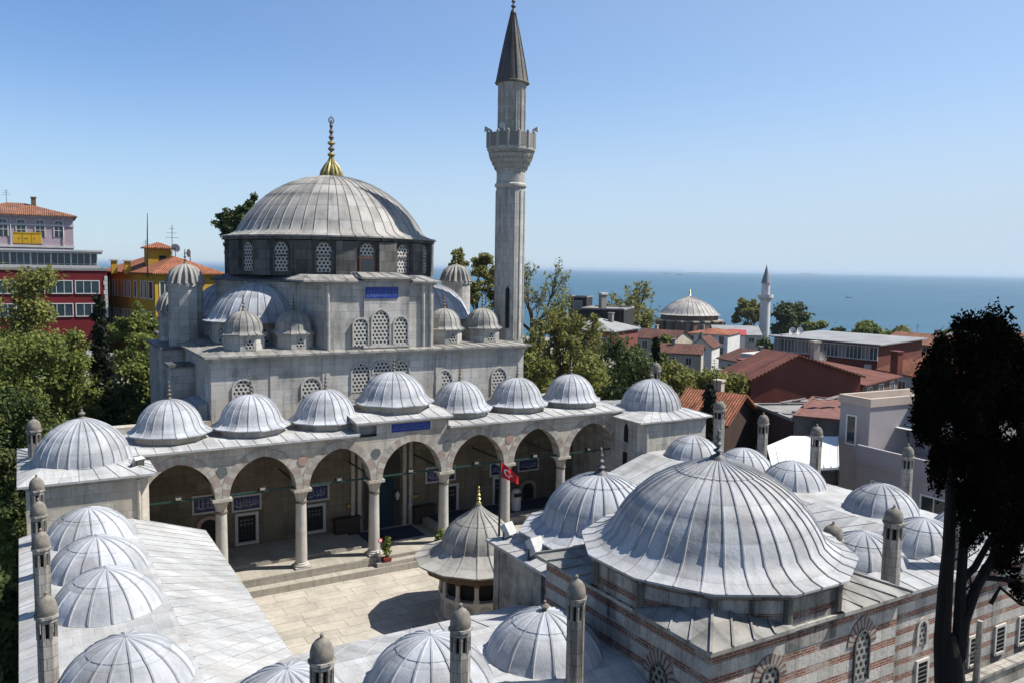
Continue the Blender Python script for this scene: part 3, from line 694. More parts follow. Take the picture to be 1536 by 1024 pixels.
# columns
def column_parts(u, v):
    z0 = .95; mb = MB(); mb.lathe([(.30, z0+.28), (.295, 2.0), (.265, 4.42)], 20, (u, v, 0)); c_ = part('column', mb, MARBLE, mq)
    mb = MB(); mb.prism([(u-.4, v-.4), (u+.4, v-.4), (u+.4, v+.4), (u-.4, v+.4)], z0, z0+.1); mb.lathe([(.4, z0+.1), (.42, z0+.17), (.35, z0+.22), (.36, z0+.26), (.30, z0+.3)], 20, (u, v, 0)); part('column_base', mb, MARBLE, c_)
    mb = MB(); mb.lathe([(.30, 4.36), (.31, 4.44), (.27, 4.46)], 20, (u, v, 0), 0, 1)
    mb.lathe([(.27, 4.46), (.30, 4.7), (.40, 4.93), (.47, 5.02)], 16, (u, v, 0), PI/16, 0, False, .12, 8); mb.prism([(u-.46, v-.44), (u+.46, v-.44), (u+.46, v+.44), (u-.46, v+.44)], 5.0, 5.15)
    part('capital', mb, [STONE2, BRONZE], c_)
for u in COLU: column_parts(u, 41.25)
# rondels, iron ties, hanging lamps
for u, z, mt in ((8.15, 6.5, GREENST), (12.1, 6.62, PINK), (16.05, 6.6, GREENST), (20.28, 6.62, GREENST), (24.3, 6.62, PINK)):
    mb = MB(); wall_panel(mb, (u, FV, 0), Vector((1, 0, 0)), [(.26*math.cos(i*PI/10), z+.26*math.sin(i*PI/10)) for i in range(20)], .035, .035); part('rondel', mb, mt, mq)
mb = MB(); mb.bar((4.4, 41.25, 5.2), (32.2, 41.25, 5.2), .07, .09)
for u in COLU: mb.bar((u, 41.3, 5.2), (u, 45.38, 5.2), .06, .07)
part('tie_rod', mb, GREENIRON, mq)
for b in range(7):
    uc = (EDGE[b]+EDGE[b+1])/2; mb = MB(); mb.box((uc-.17, 41.1, 5.27), (uc+.17, 41.35, 5.45)); mb.box((uc-.12, 41.08, 5.29), (uc+.12, 41.1, 5.4), 1); part('portico_lamp', mb, [IRON, CHIMST], mq)
# floor, steps
mb = MB(); mb.box((3.6, 40.7, -.8), (32.5, VF-.01, .95)); 
FLOOR = m_ashlar('portico_floor_slabs', (.44, .40, .33), (.36, .33, .27), (.24, .21, .17), 1.3, .8, .3, .012, .2)
pf = part('portico_floor', mb, FLOOR, mq)
mb = MB(); mb.box((4.6, 40.15, -.5), (31.8, 40.69, .55)); mb.box((15.9, 40.25, .56), (20.4, 40.69, .76)); part('portico_step', mb, FLOOR, mq)
mb = MB(); mb.box((16.5, 42.9, .955), (19.9, 45.0, .975)); mb.box((21.0, 43.2, 1.36), (32.0, 45.2, 1.375)); part('carpet', mb, CARPET, pf)
mb = MB(); mb.box((20.6, 42.3, .955), (32.2, VF-.03, 1.35)); mb.box((4.4, 42.4, .955), (15.8, VF-.03, 1.1)); part('prayer_platform', mb, FLOOR, pf)
# roof of the portico
mb = MB()
def roofstrip(x0, x1, z0, z1):
    lead_slab(mb, [(x0, FV-.28), (x1, FV-.28), (x1, VF-.02), (x0, VF-.02)], z0, z1, .1, [(x0, FV+1.1), (x1, FV+1.1), (x1, VF-.05), (x0, VF-.05)])
roofstrip(3.7, 15.05, 7.74, 7.86); roofstrip(20.33, 32.6, 7.74, 7.86); roofstrip(14.85, 20.5, 8.34, 8.55)
mb.box((15.1, FV+.3, 7.6), (20.28, VF-.05, 8.2))
part('portico_roof', mb, LEADROOF, mq)
PD = dome_mesh('portico_dome', 1.52, 1.22, 20, 2.0, .36, 10, PI/10, LEAD, 11, (.6,), .035, .03)
PD2 = dome_mesh('portico_dome_centre', 1.8, 1.3, 22, 2.35, .36, 8, PI/8, LEAD, 11, (.6,), .035, .03)
PFN = finial('finial', .95, .12, BRONZE, 3)
for b in range(7):
    uc = (EDGE[b]+EDGE[b+1])/2; big = b == 3; zb = 9.3 if big else 8.6
    if b == 3: uc = 18.05
    mb = MB(); n = 8 if big else 10; r = 2.0 if big else 1.68
    mb.prism(ngon(n, r, (uc, 43.3), PI/n), 8.4 if big else 7.85, zb-.28); mb.prism(ngon(n, r+.1, (uc, 43.3), PI/n), zb-.42, zb-.30); dr = part('portico_drum', mb, STONE2, mq)
    dm = part('portico_dome', PD2 if big else PD, LEAD, dr, (uc, 43.3, zb)); part('finial', PFN, BRONZE, dr, (uc, 43.3, zb+(1.28 if big else 1.2)))
# portal tile panel on the facade
a, b = at_v(587, 648, FV), at_v(645, 628, FV)
mb = MB(); mb.box((a.x, FV-.06, a.z), (b.x, FV-.005, b.z)); tp = part('tile_inscription', mb, TILEBLUE, mq)
mb = MB(); scribble(mb, (0, FV-.06, 0), (1, 0, 0), a.x+.1, b.x-.1, a.z+.07, b.z-.07, .005, 9); part('script', mb, bpy.data.materials['pale_blue_glaze'], tp)
for x0, x1 in ((a.x-.12, a.x), (b.x, b.x+.12)): mb = MB(); mb.box((x0, FV-.04, a.z), (x1, FV-.004, b.z)); part('frame_strip', mb, SLIM, tp)
# --- back wall of the portico: windows, inscription panels, niches, portal
for i, (x0, x1, y0, y1) in enumerate([(291, 331, 741, 769), (350, 389, 741, 765), (459, 491, 726, 750), (640, 681, 698, 722), (736, 757, 693, 712), (778, 806, 687, 705)]):
    a, b = PX(x0, y1), PX(x1, y0); mb = MB(); mb.box((a.x, VF-.05, a.z), (b.x, VF-.005, b.z)); tp = part('wall_tile_panel', mb, m_plain('navy_tile', (.022, .032, .12), .4, .4, 6) if i == 0 else bpy.data.materials['navy_tile'], mq)
    mb = MB(); scribble(mb, (0, VF-.05, 0), (1, 0, 0), a.x+.12, b.x-.1, a.z+.1, b.z-.1, .004, 20+i); part('script', mb, m_plain('white_glaze', (.42, .43, .46), .4) if i == 0 else bpy.data.materials['white_glaze'], tp)
    mb = MB(); ex = Vector((1, 0, 0)); p_ = [(a.x-.1, a.z-.1), (b.x+.1, a.z-.1), (b.x+.1, b.z+.1), (a.x-.1, b.z+.1)]
    for q0, q1 in (((a.x-.1, a.z-.1), (b.x+.1, a.z)), ((a.x-.1, b.z), (b.x+.1, b.z+.1)), ((a.x-.1, a.z), (a.x, b.z)), ((b.x, a.z), (b.x+.1, b.z))): mb.box((q0[0], VF-.07, q0[1]), (q1[0], VF-.004, q1[1]))
    part('panel_frame', mb, SLIM, tp)
for x0, x1, y0, y1 in [(357, 383, 770, 813), (460, 484, 757, 796), (668, 684, 727, 768), (741, 755, 716, 757)]:
    a, b = PX(x0, y1), PX(x1, y0); w, h = b.x-a.x, b.z-a.z; cx = (a.x+b.x)/2; mb = MB(); wall_panel(mb, (cx, VF, 0), Vector((1, 0, 0)), [(-w/2, a.z), (w/2, a.z), (w/2, b.z), (-w/2, b.z)], .015); wn = part('portico_window', mb, DARK, mq)
    mb = MB()
    for k in range(1, 5): mb.bar((cx-w/2+w*k/5, VF-.05, a.z), (cx-w/2+w*k/5, VF-.05, b.z), .03, .03)
    for k in range(1, 7): mb.bar((cx-w/2, VF-.05, a.z+h*k/7), (cx+w/2, VF-.05, a.z+h*k/7), .03, .03)
    part('iron_grating', mb, IRON, wn)
    mb = MB()
    for (q0, q1) in (((cx-w/2-.16, a.z-.16), (cx+w/2+.16, a.z)), ((cx-w/2-.16, b.z), (cx+w/2+.16, b.z+.16)), ((cx-w/2-.16, a.z), (cx-w/2, b.z)), ((cx+w/2, a.z), (cx+w/2+.16, b.z))): mb.box((q0[0], VF-.09, q0[1]), (q1[0], VF-.004, q1[1]))
    part('window_frame', mb, SLIM, wn)
    for r_ in range(2):
        for k in range(4):
            x = cx-w*.3+w*.2*k; z = b.z-h*(.18+.16*r_); mb = MB(); mb.box((x-.05, VF-.03, z-.06), (x+.05, VF-.02, z+.06))
            part('bright_pane', mb, bpy.data.materials.get('far_window_light') or m_plain('far_window_light', (.30, .32, .33), .4), wn)
for x0, x1, y0, y1 in [(301, 326, 776, 830), (782, 800, 722, 760)]:
    a, b = PX(x0, y1), PX(x1, y0); w = (b.x-a.x)/2; cx = (a.x+b.x)/2; mb = MB(); wall_panel(mb, (cx, VF, 0), Vector((1, 0, 0)), [(-w, 1.0), (w, 1.0)]+arch(w, b.z-.45, b.z, 6), .02, .02); dn = part('side_door', mb, DARK, mq)
    mb = MB(); pin = [(w, 1.0)]+arch(w, b.z-.45, b.z, 6)+[(-w, 1.0)]; k = (w+.18)/w; pout = [(x*k, 1.0 if z == 1.0 else z+.18*(z > b.z-.4)) for x, z in pin]; wall_ring(mb, (cx, VF, 0), Vector((1, 0, 0)), pin, pout, .09, .09); part('door_arch', mb, PINK, dn)
for uc in (12.15, 24.25, 9.9, 26.6):
    if uc in (9.9, 26.6): continue
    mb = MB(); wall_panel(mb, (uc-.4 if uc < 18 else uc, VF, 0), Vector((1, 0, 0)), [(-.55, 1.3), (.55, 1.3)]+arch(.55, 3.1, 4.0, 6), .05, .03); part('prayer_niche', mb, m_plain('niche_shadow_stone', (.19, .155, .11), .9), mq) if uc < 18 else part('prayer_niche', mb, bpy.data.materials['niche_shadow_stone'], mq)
mb = MB()
for x in (16.35, 16.75, 19.6, 20.0): mb.box((x-.11, VF-.16, .95), (x+.11, VF-.01, 7.4))
mb.box((16.2, VF-.2, 7.2), (20.2, VF-.01, 7.5)); pr = part('portal', mb, STONE2, mq)
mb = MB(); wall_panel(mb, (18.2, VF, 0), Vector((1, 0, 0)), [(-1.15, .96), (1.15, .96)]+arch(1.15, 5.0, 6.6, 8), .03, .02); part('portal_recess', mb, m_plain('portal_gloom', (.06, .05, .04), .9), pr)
mb = MB(); mb.box((17.5, VF-.09, .97), (18.9, VF-.05, 4.0)); part('door_curtain', mb, m_plain('teal_curtain', (.01, .035, .045), .9, .3, 5), pr)
for x0, x1, y0, y1 in [(499, 536, 770, 805), (617, 648, 753, 785)]:
    a, b = PX(x0, y1), PX(x1, y0); mb = MB(); mb.box((a.x, VF-.55, 1.0), (b.x, VF-.08, b.z-.1)); mb.box((a.x-.05, VF-.6, b.z-.1), (b.x+.05, VF-.05, b.z)); 
    for k in range(1, 4): mb.box((a.x+(b.x-a.x)*k/4-.02, VF-.57, 1.05), (a.x+(b.x-a.x)*k/4+.02, VF-.55, b.z-.15), 1)
    put('shoe_cupboard', mb.mesh('shoe_cupboard', [WOOD, IRON]), None, (0, 0, 0), 'dark wooden shoe cupboard standing left of the mosque door' if x0 < 550 else 'dark wooden shoe cupboard standing right of the mosque door under a notice', 'cupboard')
for x0, x1, y0, y1 in [(519, 530, 753, 763), (617, 628, 739, 748)]:
    a, b = PX(x0, y1), PX(x1, y0); mb = MB(); mb.box((a.x, VF-.06, a.z), (b.x, VF-.02, b.z)); mb.box((a.x+.05, VF-.07, a.z+.05), (b.x-.05, VF-.06, b.z-.05), 1)
    put('notice_board', mb.mesh('notice_board', [WOOD, m_plain('ochre_paper', (.42, .26, .06), .8)]), None, (0, 0, 0), 'small ochre notice board on the wall left of the mosque door' if x0 < 550 else 'small ochre notice board on the wall right of the mosque door', 'notice')
a = PX(593, 742); mb = MB(); mb.box((a.x-.05, VF-.35, a.z+.28), (a.x+.05, VF-.02, a.z+.34)); mb.lathe([(.05, -.2), (.13, .02), (.15, .1), (.1, .25), (.02, .32)], 10, (a.x, VF-.33, a.z), 0, 1)
put('wall_lantern', mb.mesh('wall_lantern', [IRON, FOAM]), None, (0, 0, 0), 'white glass lantern on a bracket beside the mosque door', 'lantern')

# ================================================================== MINARET
MU, MVv = 27.85, 47.2
mn = thing('minaret', (MU, MVv, 0), 'tall slender stone minaret with one balcony and dark conical spire', 'minaret')
def fluted(n, r, ins=.0):
    out = []
    for k in range(n): out += [(MU+r*math.cos(ang(k, n)), MVv+r*math.sin(ang(k, n)))]
    return out
mb = MB(); mb.prism(fluted(14, .94), -1, 21.85)
for k in range(14):
    a = ang(k, 14); mb.tube([(MU+.93*math.cos(a), MVv+.93*math.sin(a), 11.9), (MU+.93*math.cos(a), MVv+.93*math.sin(a), 21.5)], .055, 6)
mb.lathe([(.94, 21.7), (1.05, 21.8), (1.05, 21.92), (.94, 22.02), (.93, 22.7)], 28, (MU, MVv, 0))
mb.lathe([(.88, 22.6), (.88, 28.1), (.95, 28.25), (.99, 28.4)], 14, (MU, MVv, 0), 0, 0, False)
for k in range(14):
    a = ang(k, 14); mb.tube([(MU+.87*math.cos(a), MVv+.87*math.sin(a), 25.2), (MU+.87*math.cos(a), MVv+.87*math.sin(a), 28.2)], .05, 6)
part('shaft', mb, MINST, mn)
mb = MB()   # stalactite corbels and balcony
tiers = [(.97, 22.55, 22.95, 14), (1.14, 22.9, 23.25, 28), (1.30, 23.2, 23.55, 28), (1.43, 23.5, 23.85, 28), (1.50, 23.8, 24.1, 14)]
for i, (r, z0, z1, n) in enumerate(tiers):
    mb.lathe([(r-.24, z0-.06), (r-.05, z0+.18), (r, z0+.3), (r, z1+.02)], n, (MU, MVv, 0), PI/n*(i % 2), 0, False)
    for k in range(n):
        a = ang(k, n, PI/n*(i % 2)); mb.tube([(MU+(r-.02)*math.cos(a), MVv+(r-.02)*math.sin(a), z1), (MU+(r-.1)*math.cos(a), MVv+(r-.1)*math.sin(a), z0-.06)], [.085, .02], 4)
mb.prism(ngon(14, 1.58, (MU, MVv)), 24.08, 24.28); bl = part('balcony', mb, MINST, mn)
mb = MB()
t = m_grille('parapet_lattice', .1, .3, (.30, .285, .25), (.10, .095, .085))
for k in range(14):
    a, b = ang(k, 14), ang(k+1, 14); p, q = Vector((MU+1.54*math.cos(a), MVv+1.54*math.sin(a), 0)), Vector((MU+1.54*math.cos(b), MVv+1.54*math.sin(b), 0))
    mb.bar(p+Vector((0, 0, 24.72)), q+Vector((0, 0, 24.72)), .09, .85, 0)
    mb.tube([p+Vector((0, 0, 24.25)), p+Vector((0, 0, 25.24)), p+Vector((0, 0, 25.34))], [.1, .1, .02], 6, 1)
part('parapet', mb, [t, MINST], bl)
mb = MB()
for k, a in enumerate((-40, -140, 150)):
    a = R_(a); p = Vector((MU+1.4*math.cos(a), MVv+1.4*math.sin(a), 25.45)); mb.tube([p, p+Vector((.35*math.cos(a), .35*math.sin(a), .02))], [.05, .2], 10); mb.tube([p, p-Vector((0, 0, .9))], .03, 5)
part('loudspeaker', mb, FOAM, mn)
LEADSP = m_lead('spire_lead', (.115, .105, .095), .35, .5, True, .2, 60, 1.15)
mb = MB(); mb.lathe([(.97, 28.36), (1.13, 28.36), (1.13, 28.44), (1.05, 28.5), (.79, 29.9), (.47, 31.45), (.13, 32.95)], 14, (MU, MVv, 0), 0, 0, False)
for k in range(14):
    a = ang(k, 14); mb.tube([(MU+1.05*math.cos(a), MVv+1.05*math.sin(a), 28.5), (MU+.79*math.cos(a), MVv+.79*math.sin(a), 29.9), (MU+.47*math.cos(a), MVv+.47*math.sin(a), 31.45), (MU+.13*math.cos(a), MVv+.13*math.sin(a), 32.95)], .03, 4)
sp_ = part('spire', mb, LEADSP, mn); part('finial', finial('finial', 1.5, .17, LEADDK, 3), LEADDK, sp_, (MU, MVv, 32.85))
a = math.atan2(-MVv, -MU)-.1; mb = MB(); wall_panel(mb, (MU+.935*math.cos(a), MVv+.935*math.sin(a), 0), Vector((-math.sin(a), math.cos(a), 0)), [(-.13, 12.6), (.13, 12.6), (.13, 15.1), (0, 15.35), (-.13, 15.1)], .05, .06); part('slit_window', mb, DARK, mn)

# ================================================================== MADRASA WINGS
CELLD = dome_mesh('cell_dome', 1.66, 1.15, 16, 0, 0, 0, 0, LEAD, 11, (.42,), .045, .035, point=.04)
def chimney(parent, u, v, z0, ztop, r=.25, name='chimney'):
    q_ = random.Random(int(u*97+v*31)); ztop += q_.uniform(-.07, .07); r *= q_.uniform(.95, 1.06)
    mb = MB(); mb.prism(ngon(8, r, (u, v), PI/8), z0, ztop-1.12); c_ = part(name, mb, CHIMST, parent)
    mb = MB(); mb.prism(ngon(8, r*1.0, (u, v), PI/8), ztop-1.12, ztop-1.02)
    P = ngon(8, r*1.02, (u, v), PI/8)
    for i in range(8):
        q0, q1 = Vector((*P[i], 0)), Vector((*P[(i+1) % 8], 0)); d = (Vector((u, v, 0))-q0).normalized()*.07
        mb.tube([q0+d*.6+Vector((0, 0, ztop-1.04)), q0+d*.6+Vector((0, 0, ztop-.6))], .048, 5)
    mb.prism(ngon(8, r*1.02, (u, v), PI/8), ztop-.62, ztop-.5); mb.prism(ngon(8, r*1.2, (u, v), PI/8), ztop-.5, ztop-.43)
    mb.prism(ngon(8, r*.6, (u, v), PI/8), ztop-1.02, ztop-.62, 1)
    part('chimney_lantern', mb, [CHIMST, DARK], c_)
    mb = MB(); mb.lathe([(r*1.0, -.43), (r*1.04, -.34), (r*1.0, -.22), (r*.86, -.1), (r*.6, -.01), (r*.28, .045), (.05, .06), (.035, .1), (.05, .13), (0, .19)], 16, (0, 0, 0)); part('chimney_cap', mb, CAPST, c_, (u, v, ztop))
    return c_

def seam_sheet(mb, A, B, C_, D, step, w=.035, h=.024):
    """lead sheet A-B (eave) to D-C (ridge), with standing seams from eave to ridge"""
    A, B, C_, D = map(Vector, (A, B, C_, D)); n = (B-A).cross(D-A).normalized()
    if n.z < 0: n = -n
    mb.poly([A, B, C_, D], 0, [((p-A).dot((B-A).normalized()), (p-A).dot((D-A).normalized())) for p in (A, B, C_, D)])
    m = max(1, int((B-A).length/step))
    for k in range(m+1):
        f = k/m; mb.bar(A.lerp(B, f)+n*h*.4, D.lerp(C_, f)+n*h*.4, w, h, 0, n)

def wing(name, label, base, axis, court, outer, s0, s1, doms, domz, eave_z, mats, chims, skip=None):
    pass

EAVE = 4.5; RZ = 5.5
# --- left wing (u from -0.3 to 6.9, along v)
lw = thing('madrasa_wing', (2, 28, 0), 'left madrasa wing with four pale lead domes in a row along its lead roof', 'madrasa wing')
V0, V1 = 17.0, 38.3
mb = MB(); seam_sheet(mb, (6.9, V0+7.5, EAVE), (6.9, V1, EAVE), (3.9, V1, RZ), (3.9, V0+4.4, RZ), .62); 
mb.poly([(6.9, V0+7.5, EAVE-.09), (6.9, V1, EAVE-.09), (6.9, V1, EAVE), (6.9, V0+7.5, EAVE)]); mb.poly([(6.9, V0+7.5, EAVE-.09), (6.6, V0+7.5, EAVE-.09), (6.6, V1, EAVE-.09), (6.9, V1, EAVE-.09)])
mb.poly([(3.9, V0+4.4, RZ), (3.9, V1, RZ), (.6, V1, RZ), (.6, V0, RZ), (3.9, V0, RZ)]); seam_sheet(mb, (-.35, V1, RZ-.25), (-.35, V0, RZ-.25), (.6, V0, RZ), (.6, V1, RZ), .7)
part('lead_roof', mb, LEADROOF, lw)
mb = MB(); mb.box((0.01, V0+.3, -3), (6.2, V1-.1, EAVE-.12), 0, 'u'); mb.box((-.2, V0+.2, -3), (0.0, V1-.1, RZ-.3)); part('wing_wall', mb, STONE, lw)
for i, v in enumerate((36.4, 32.4, 28.75, 23.1)):
    part('cell_dome', CELLD, LEAD, lw, (2.1, v, 5.54)); chimney(lw, .33, v+.55, 4.6, 8.0, .26)
# --- front wing, left of the classroom (v from 17 to 24.5)
fwl = thing('madrasa_wing', (9, 20, 0), 'front left madrasa wing with pale domes and three free standing octagonal chimneys nearest the camera', 'madrasa wing')
U1 = 14.85
mb = MB(); seam_sheet(mb, (U1, 24.5, EAVE), (6.9, 24.5, EAVE), (3.9, 21.4, RZ), (U1, 21.4, RZ), .95)
mb.poly([(U1, 24.5, EAVE-.09), (6.9, 24.5, EAVE-.09), (6.9, 24.5, EAVE), (U1, 24.5, EAVE)][::-1]); mb.poly([(3.9, 21.4, RZ), (U1, 21.4, RZ), (U1, 17.6, RZ), (3.9, 17.6, RZ)][::-1])
seam_sheet(mb, (3.9, 16.7, RZ-.25), (U1, 16.7, RZ-.25), (U1, 17.6, RZ), (3.9, 17.6, RZ), .8)
part('lead_roof', mb, LEADROOF, fwl)
mb = MB(); mb.box((6.95, 17.15, -3), (U1-.05, 23.8, EAVE-.12), 0, 'u'); mb.box((3.9, 16.95, -3), (U1-.05, 17.1, RZ-.3)); part('wing_wall', mb, STRIPE, fwl)
for u, v in ((5.3, 19.35), (9.15, 19.35), (12.72, 19.25)): 
    part('cell_dome', CELLD, LEAD, fwl, (u, v, 5.54))
part('dome_knob', finial('dome_knob', .35, .14, CAPST, 1, .2), CAPST, fwl, (12.72, 19.25, 6.68))
for u in (5.52, 8.98, 12.42): chimney(fwl, u, 17.3, 4.6, 8.28, .25)
# --- right wing
rw = thing('madrasa_wing', (34.5, 28, 0), 'right madrasa wing with grey lead domes behind the largest foreground dome', 'madrasa wing')
mb = MB(); A_ = 36.4
seam_sheet(mb, (29.5, V1, EAVE), (29.5, V0+7.5, EAVE), (32.5, V0+4.4, RZ), (32.5, V1, RZ), .9)
mb.poly([(29.5, V1, EAVE-.09), (29.5, V0+7.5, EAVE-.09), (29.5, V0+7.5, EAVE), (29.5, V1, EAVE)])
mb.poly([(32.5, V0, RZ), (36.2, V0, RZ), (36.2, V1, RZ), (32.5, V1, RZ)]); seam_sheet(mb, (36.95, V0, RZ-.25), (36.95, V1, RZ-.25), (36.2, V1, RZ), (36.2, V0, RZ), .8)
part('lead_roof', mb, LEADROOF, rw)
mb = MB(); mb.box((30.2, V0+.8, -3), (36.7, V1-.1, EAVE-.12), 0, 'u'); part('wing_wall', mb, STONE, rw)
for v, u in ((36.3, 34.4), (32.4, 34.5), (28.9, 34.5), (23.75, 34.5), (19.4, 34.4)): part('cell_dome', CELLD, LEAD, rw, (u, v, 5.54))
for v, r, zt in ((36.2, .34, 8.6), (32.75, .31, 8.4), (29.05, .30, 8.4), (23.75, .27, 8.35)): chimney(rw, 36.35, v, 4.6, zt, r)
# --- front wing, right of the classroom
fwr = thing('madrasa_wing', (27, 20, 0), 'front right madrasa wing with brick striped street wall beside the black cypress', 'madrasa wing')
U0 = 22.2
mb = MB(); seam_sheet(mb, (29.5, 24.5, EAVE), (U0, 24.5, EAVE), (U0, 21.4, RZ), (32.5, 21.4, RZ), .9)
mb.poly([(U0, 21.4, RZ), (32.5, 21.4, RZ), (32.5, 18.2, RZ), (U0, 18.2, RZ)][::-1]); seam_sheet(mb, (U0, 16.65, 5.62-.02), (37.0, 16.65, 5.6), (37.0, 18.2, RZ+.28), (U0, 18.2, RZ+.28), .85)
mb.poly([(U0, 16.65, 5.5), (37.0, 16.65, 5.5), (37.0, 16.65, 5.6), (U0, 16.65, 5.6)]); mb.poly([(U0, 18.2, RZ+.28), (37, 18.2, RZ+.28), (37, 18.2, RZ-.1), (U0, 18.2, RZ-.1)][::-1])
part('lead_roof', mb, m_lead('street_side_lead', (.42, .43, .43), .35, .5, True, .3, 1.6, .8), fwr)
mb = MB(); mb.box((22.25, 17.0, -2), (36.9, 17.5, 5.49), 0); part('street_wall', mb, STRIPE, fwr)
for u in (23.75, 27.3, 31.1): part('cell_dome', CELLD, LEADOLD if u < 28 else LEAD, fwr, (u, 19.4, 5.56))
for u, zt in ((22.75, 8.2), (25.95, 8.35), (29.6, 8.3)): chimney(fwr, u, 17.35, 4.6, zt, .30)
FX = lambda x, y: at_v(x, y, 17.0); W_GREY_BAR = m_plain('grey_bars', (.16, .16, .16), .6, .2, 3)
for x, yb, ym, yt in ((1381, 966, 942, 931),):
    a, b, c = FX(x, yb), FX(x, ym), FX(x, yt); arched_window(fwr, (a.x, 17.0, 0), Vector((1, 0, 0)), .22, a.z, b.z, c.z, 'street_window', .12, GRILLEDK, STONE2)
for x, y0, y1 in ((1380, 1030, 992), (1458, 994, 956), (1497, 976, 940), (1532, 962, 926)):
    a, b = FX(x, y0), FX(x, y1); h = b.z-a.z; wn = rect_window(fwr, (a.x, 17.0, 0), (1, 0, 0), .55, h, a.z, 'street_window', .1, DARK, SLIM, 0)
    mb = MB()
    for k in range(1, 6): mb.bar((a.x-.27, 16.93, a.z+h*k/6), (a.x+.27, 16.93, a.z+h*k/6), .02, .02)
    part('window_bars', mb, W_GREY_BAR, wn)
# plinth wall with pale coping along the street
mb = MB(); mb.box((28.7, 16.2, 0), (42, 16.45, 1.75)); mb.box((28.6, 16.1, 1.75), (42, 16.52, 1.86), 1); put('street_parapet', mb.mesh('street_parapet', [STUCCO, CHIMST]), None, (0, 0, 0), 'low grey parapet with pale coping below the striped street wall', 'parapet')

# --- corner rooms flanking the portico
CORN = dome_mesh('corner_dome', 1.95, 1.75, 26, 0, 0, 0, 0, LEAD, 14, (.55,), .04, .035, point=.16)
def corner_room(label, u0, u1, v0, v1, cu, cv, zt, zc, mat, chim, left):
    r = thing('domed_corner_room', ((u0+u1)/2, (v0+v1)/2, 0), label, 'corner room')
    mb = MB(); c = .32
    if left: mb.prism([(u0, v0), (u1-c, v0), (u1, v0+c), (u1, v1), (u0, v1)], -2, zt-.1); mb.tube([(u1-.45, v0-.02, 3), (u1-.45, v0-.02, zt-.15)], .09, 8)
    else: mb.prism([(u0+c, v0), (u1, v0), (u1, v1), (u0, v1), (u0, v0+c)], -2, zt-.1); mb.tube([(u0+.45, v0-.02, 3), (u0+.45, v0-.02, zt-.15)], .09, 8)
    mb.box((u0-.08, v0-.08, zt-.1), (u1+.08, v1, zt)); part('room_wall', mb, mat, r)
    mb = MB(); q = ngon(24, 2.0, (cu, cv)); o = .3
    lead_slab(mb, [(u0-o, v0-o), (u1+o, v0-o), (u1+o, v1+o*.2), (u0-o, v1+o*.2)], zt+.1, zt+.42, .09, [(cu-1.7, cv-1.7), (cu+1.7, cv-1.7), (cu+1.7, cv+1.7), (cu-1.7, cv+1.7)]); part('room_roof', mb, LEADROOF, r)
    d = part('corner_dome', CORN, mat and LEAD, r, (cu, cv, zt+.4)); part('dome_knob', finial('dome_knob', .42, .15, CAPST, 1, .25), CAPST, r, (cu, cv, zt+2.24))
    chimney(r, *chim)
    return r
crl = corner_room('domed stone corner room at the left end of the portico', -.05, 4.6, 38.3, 45.9, 2.2, 40.9, 7.35, 9.4, STONE2, (.35, 42.6, 6.5, 9.35, .3), True)
crr = corner_room('domed stone corner room at the right end of the portico', 32.0, 37.3, 38.3, 45.9, 35.0, 41.0, 7.3, 9.5, STONE, (37.0, 42.9, 6.5, 10.2, .3), False)
for x0, x1, y0, y1, ar in ((936, 943, 635, 661, 1), (934, 941, 678, 701, 0)):
    a, b = at_u(x0, y1, 32.0), at_u(x1, y0, 32.0); cv = (a.y+b.y)/2; w = abs(a.y-b.y)/2; mb = MB()
    pts = [(-w, a.z), (w, a.z)]+(arch(w, b.z-.4, b.z, 5) if ar else [(w, b.z), (-w, b.z)]); wall_panel(mb, (32.0, cv, 0), Vector((0, -1, 0)), pts, .02, .02); part('room_window', mb, DARK, crr)

# ================================================================== DOMED CLASSROOM (big dome, front right)
DC = (18.28, 18.2)
cl = thing('domed_classroom', (*DC, 0), 'brick and stone striped classroom under the largest foreground lead dome', 'classroom')
HB = 3.75; zc = 7.12
sq = [(DC[0]-HB, DC[1]-HB), (DC[0]+HB, DC[1]-HB), (DC[0]+HB, DC[1]+HB), (DC[0]-HB, DC[1]+HB)]
mb = MB(); mb.prism(sq, -2.5, zc-.12); mb.prism([(DC[0]+sx*(HB+.1), DC[1]+sy*(HB+.1)) for sx, sy in ((-1, -1), (1, -1), (1, 1), (-1, 1))], zc-.12, zc-.02); part('striped_wall', mb, STRIPE, cl)
mb = MB(); dp = ngon(12, HB/math.cos(R_(15))+.02, DC, R_(15)); mb.prism(dp, zc-.7, 8.05)
for k in range(12):
    a = R_(15+30*k); c, s = math.cos(a), math.sin(a); rr = HB/math.cos(R_(15)); mb.tube([(DC[0]+rr*c, DC[1]+rr*s, zc+.06), (DC[0]+rr*c, DC[1]+rr*s, 8.0)], .13, 8, 1)
mb.prism(ngon(12, HB/math.cos(R_(15))+.14, DC, R_(15)), 7.92, 8.04, 1)
part('classroom_drum', mb, [STRIPEGR, GRIME], cl)
LEADBIG = m_lead('classroom_lead', (.45, .458, .47), .36, .55, False, .3)
cdm = part('classroom_dome', dome_mesh('classroom_dome', 3.2, 2.12, 36, 4.18, .42, 12, R_(15), LEADBIG, 16, (.33, .72), .036, .036, point=.2), LEADBIG, cl, (*DC, 8.53))
part('finial', finial('finial', .95, .16, LEADDK, 3, .3), LEADDK, cdm, (*DC, 10.8))
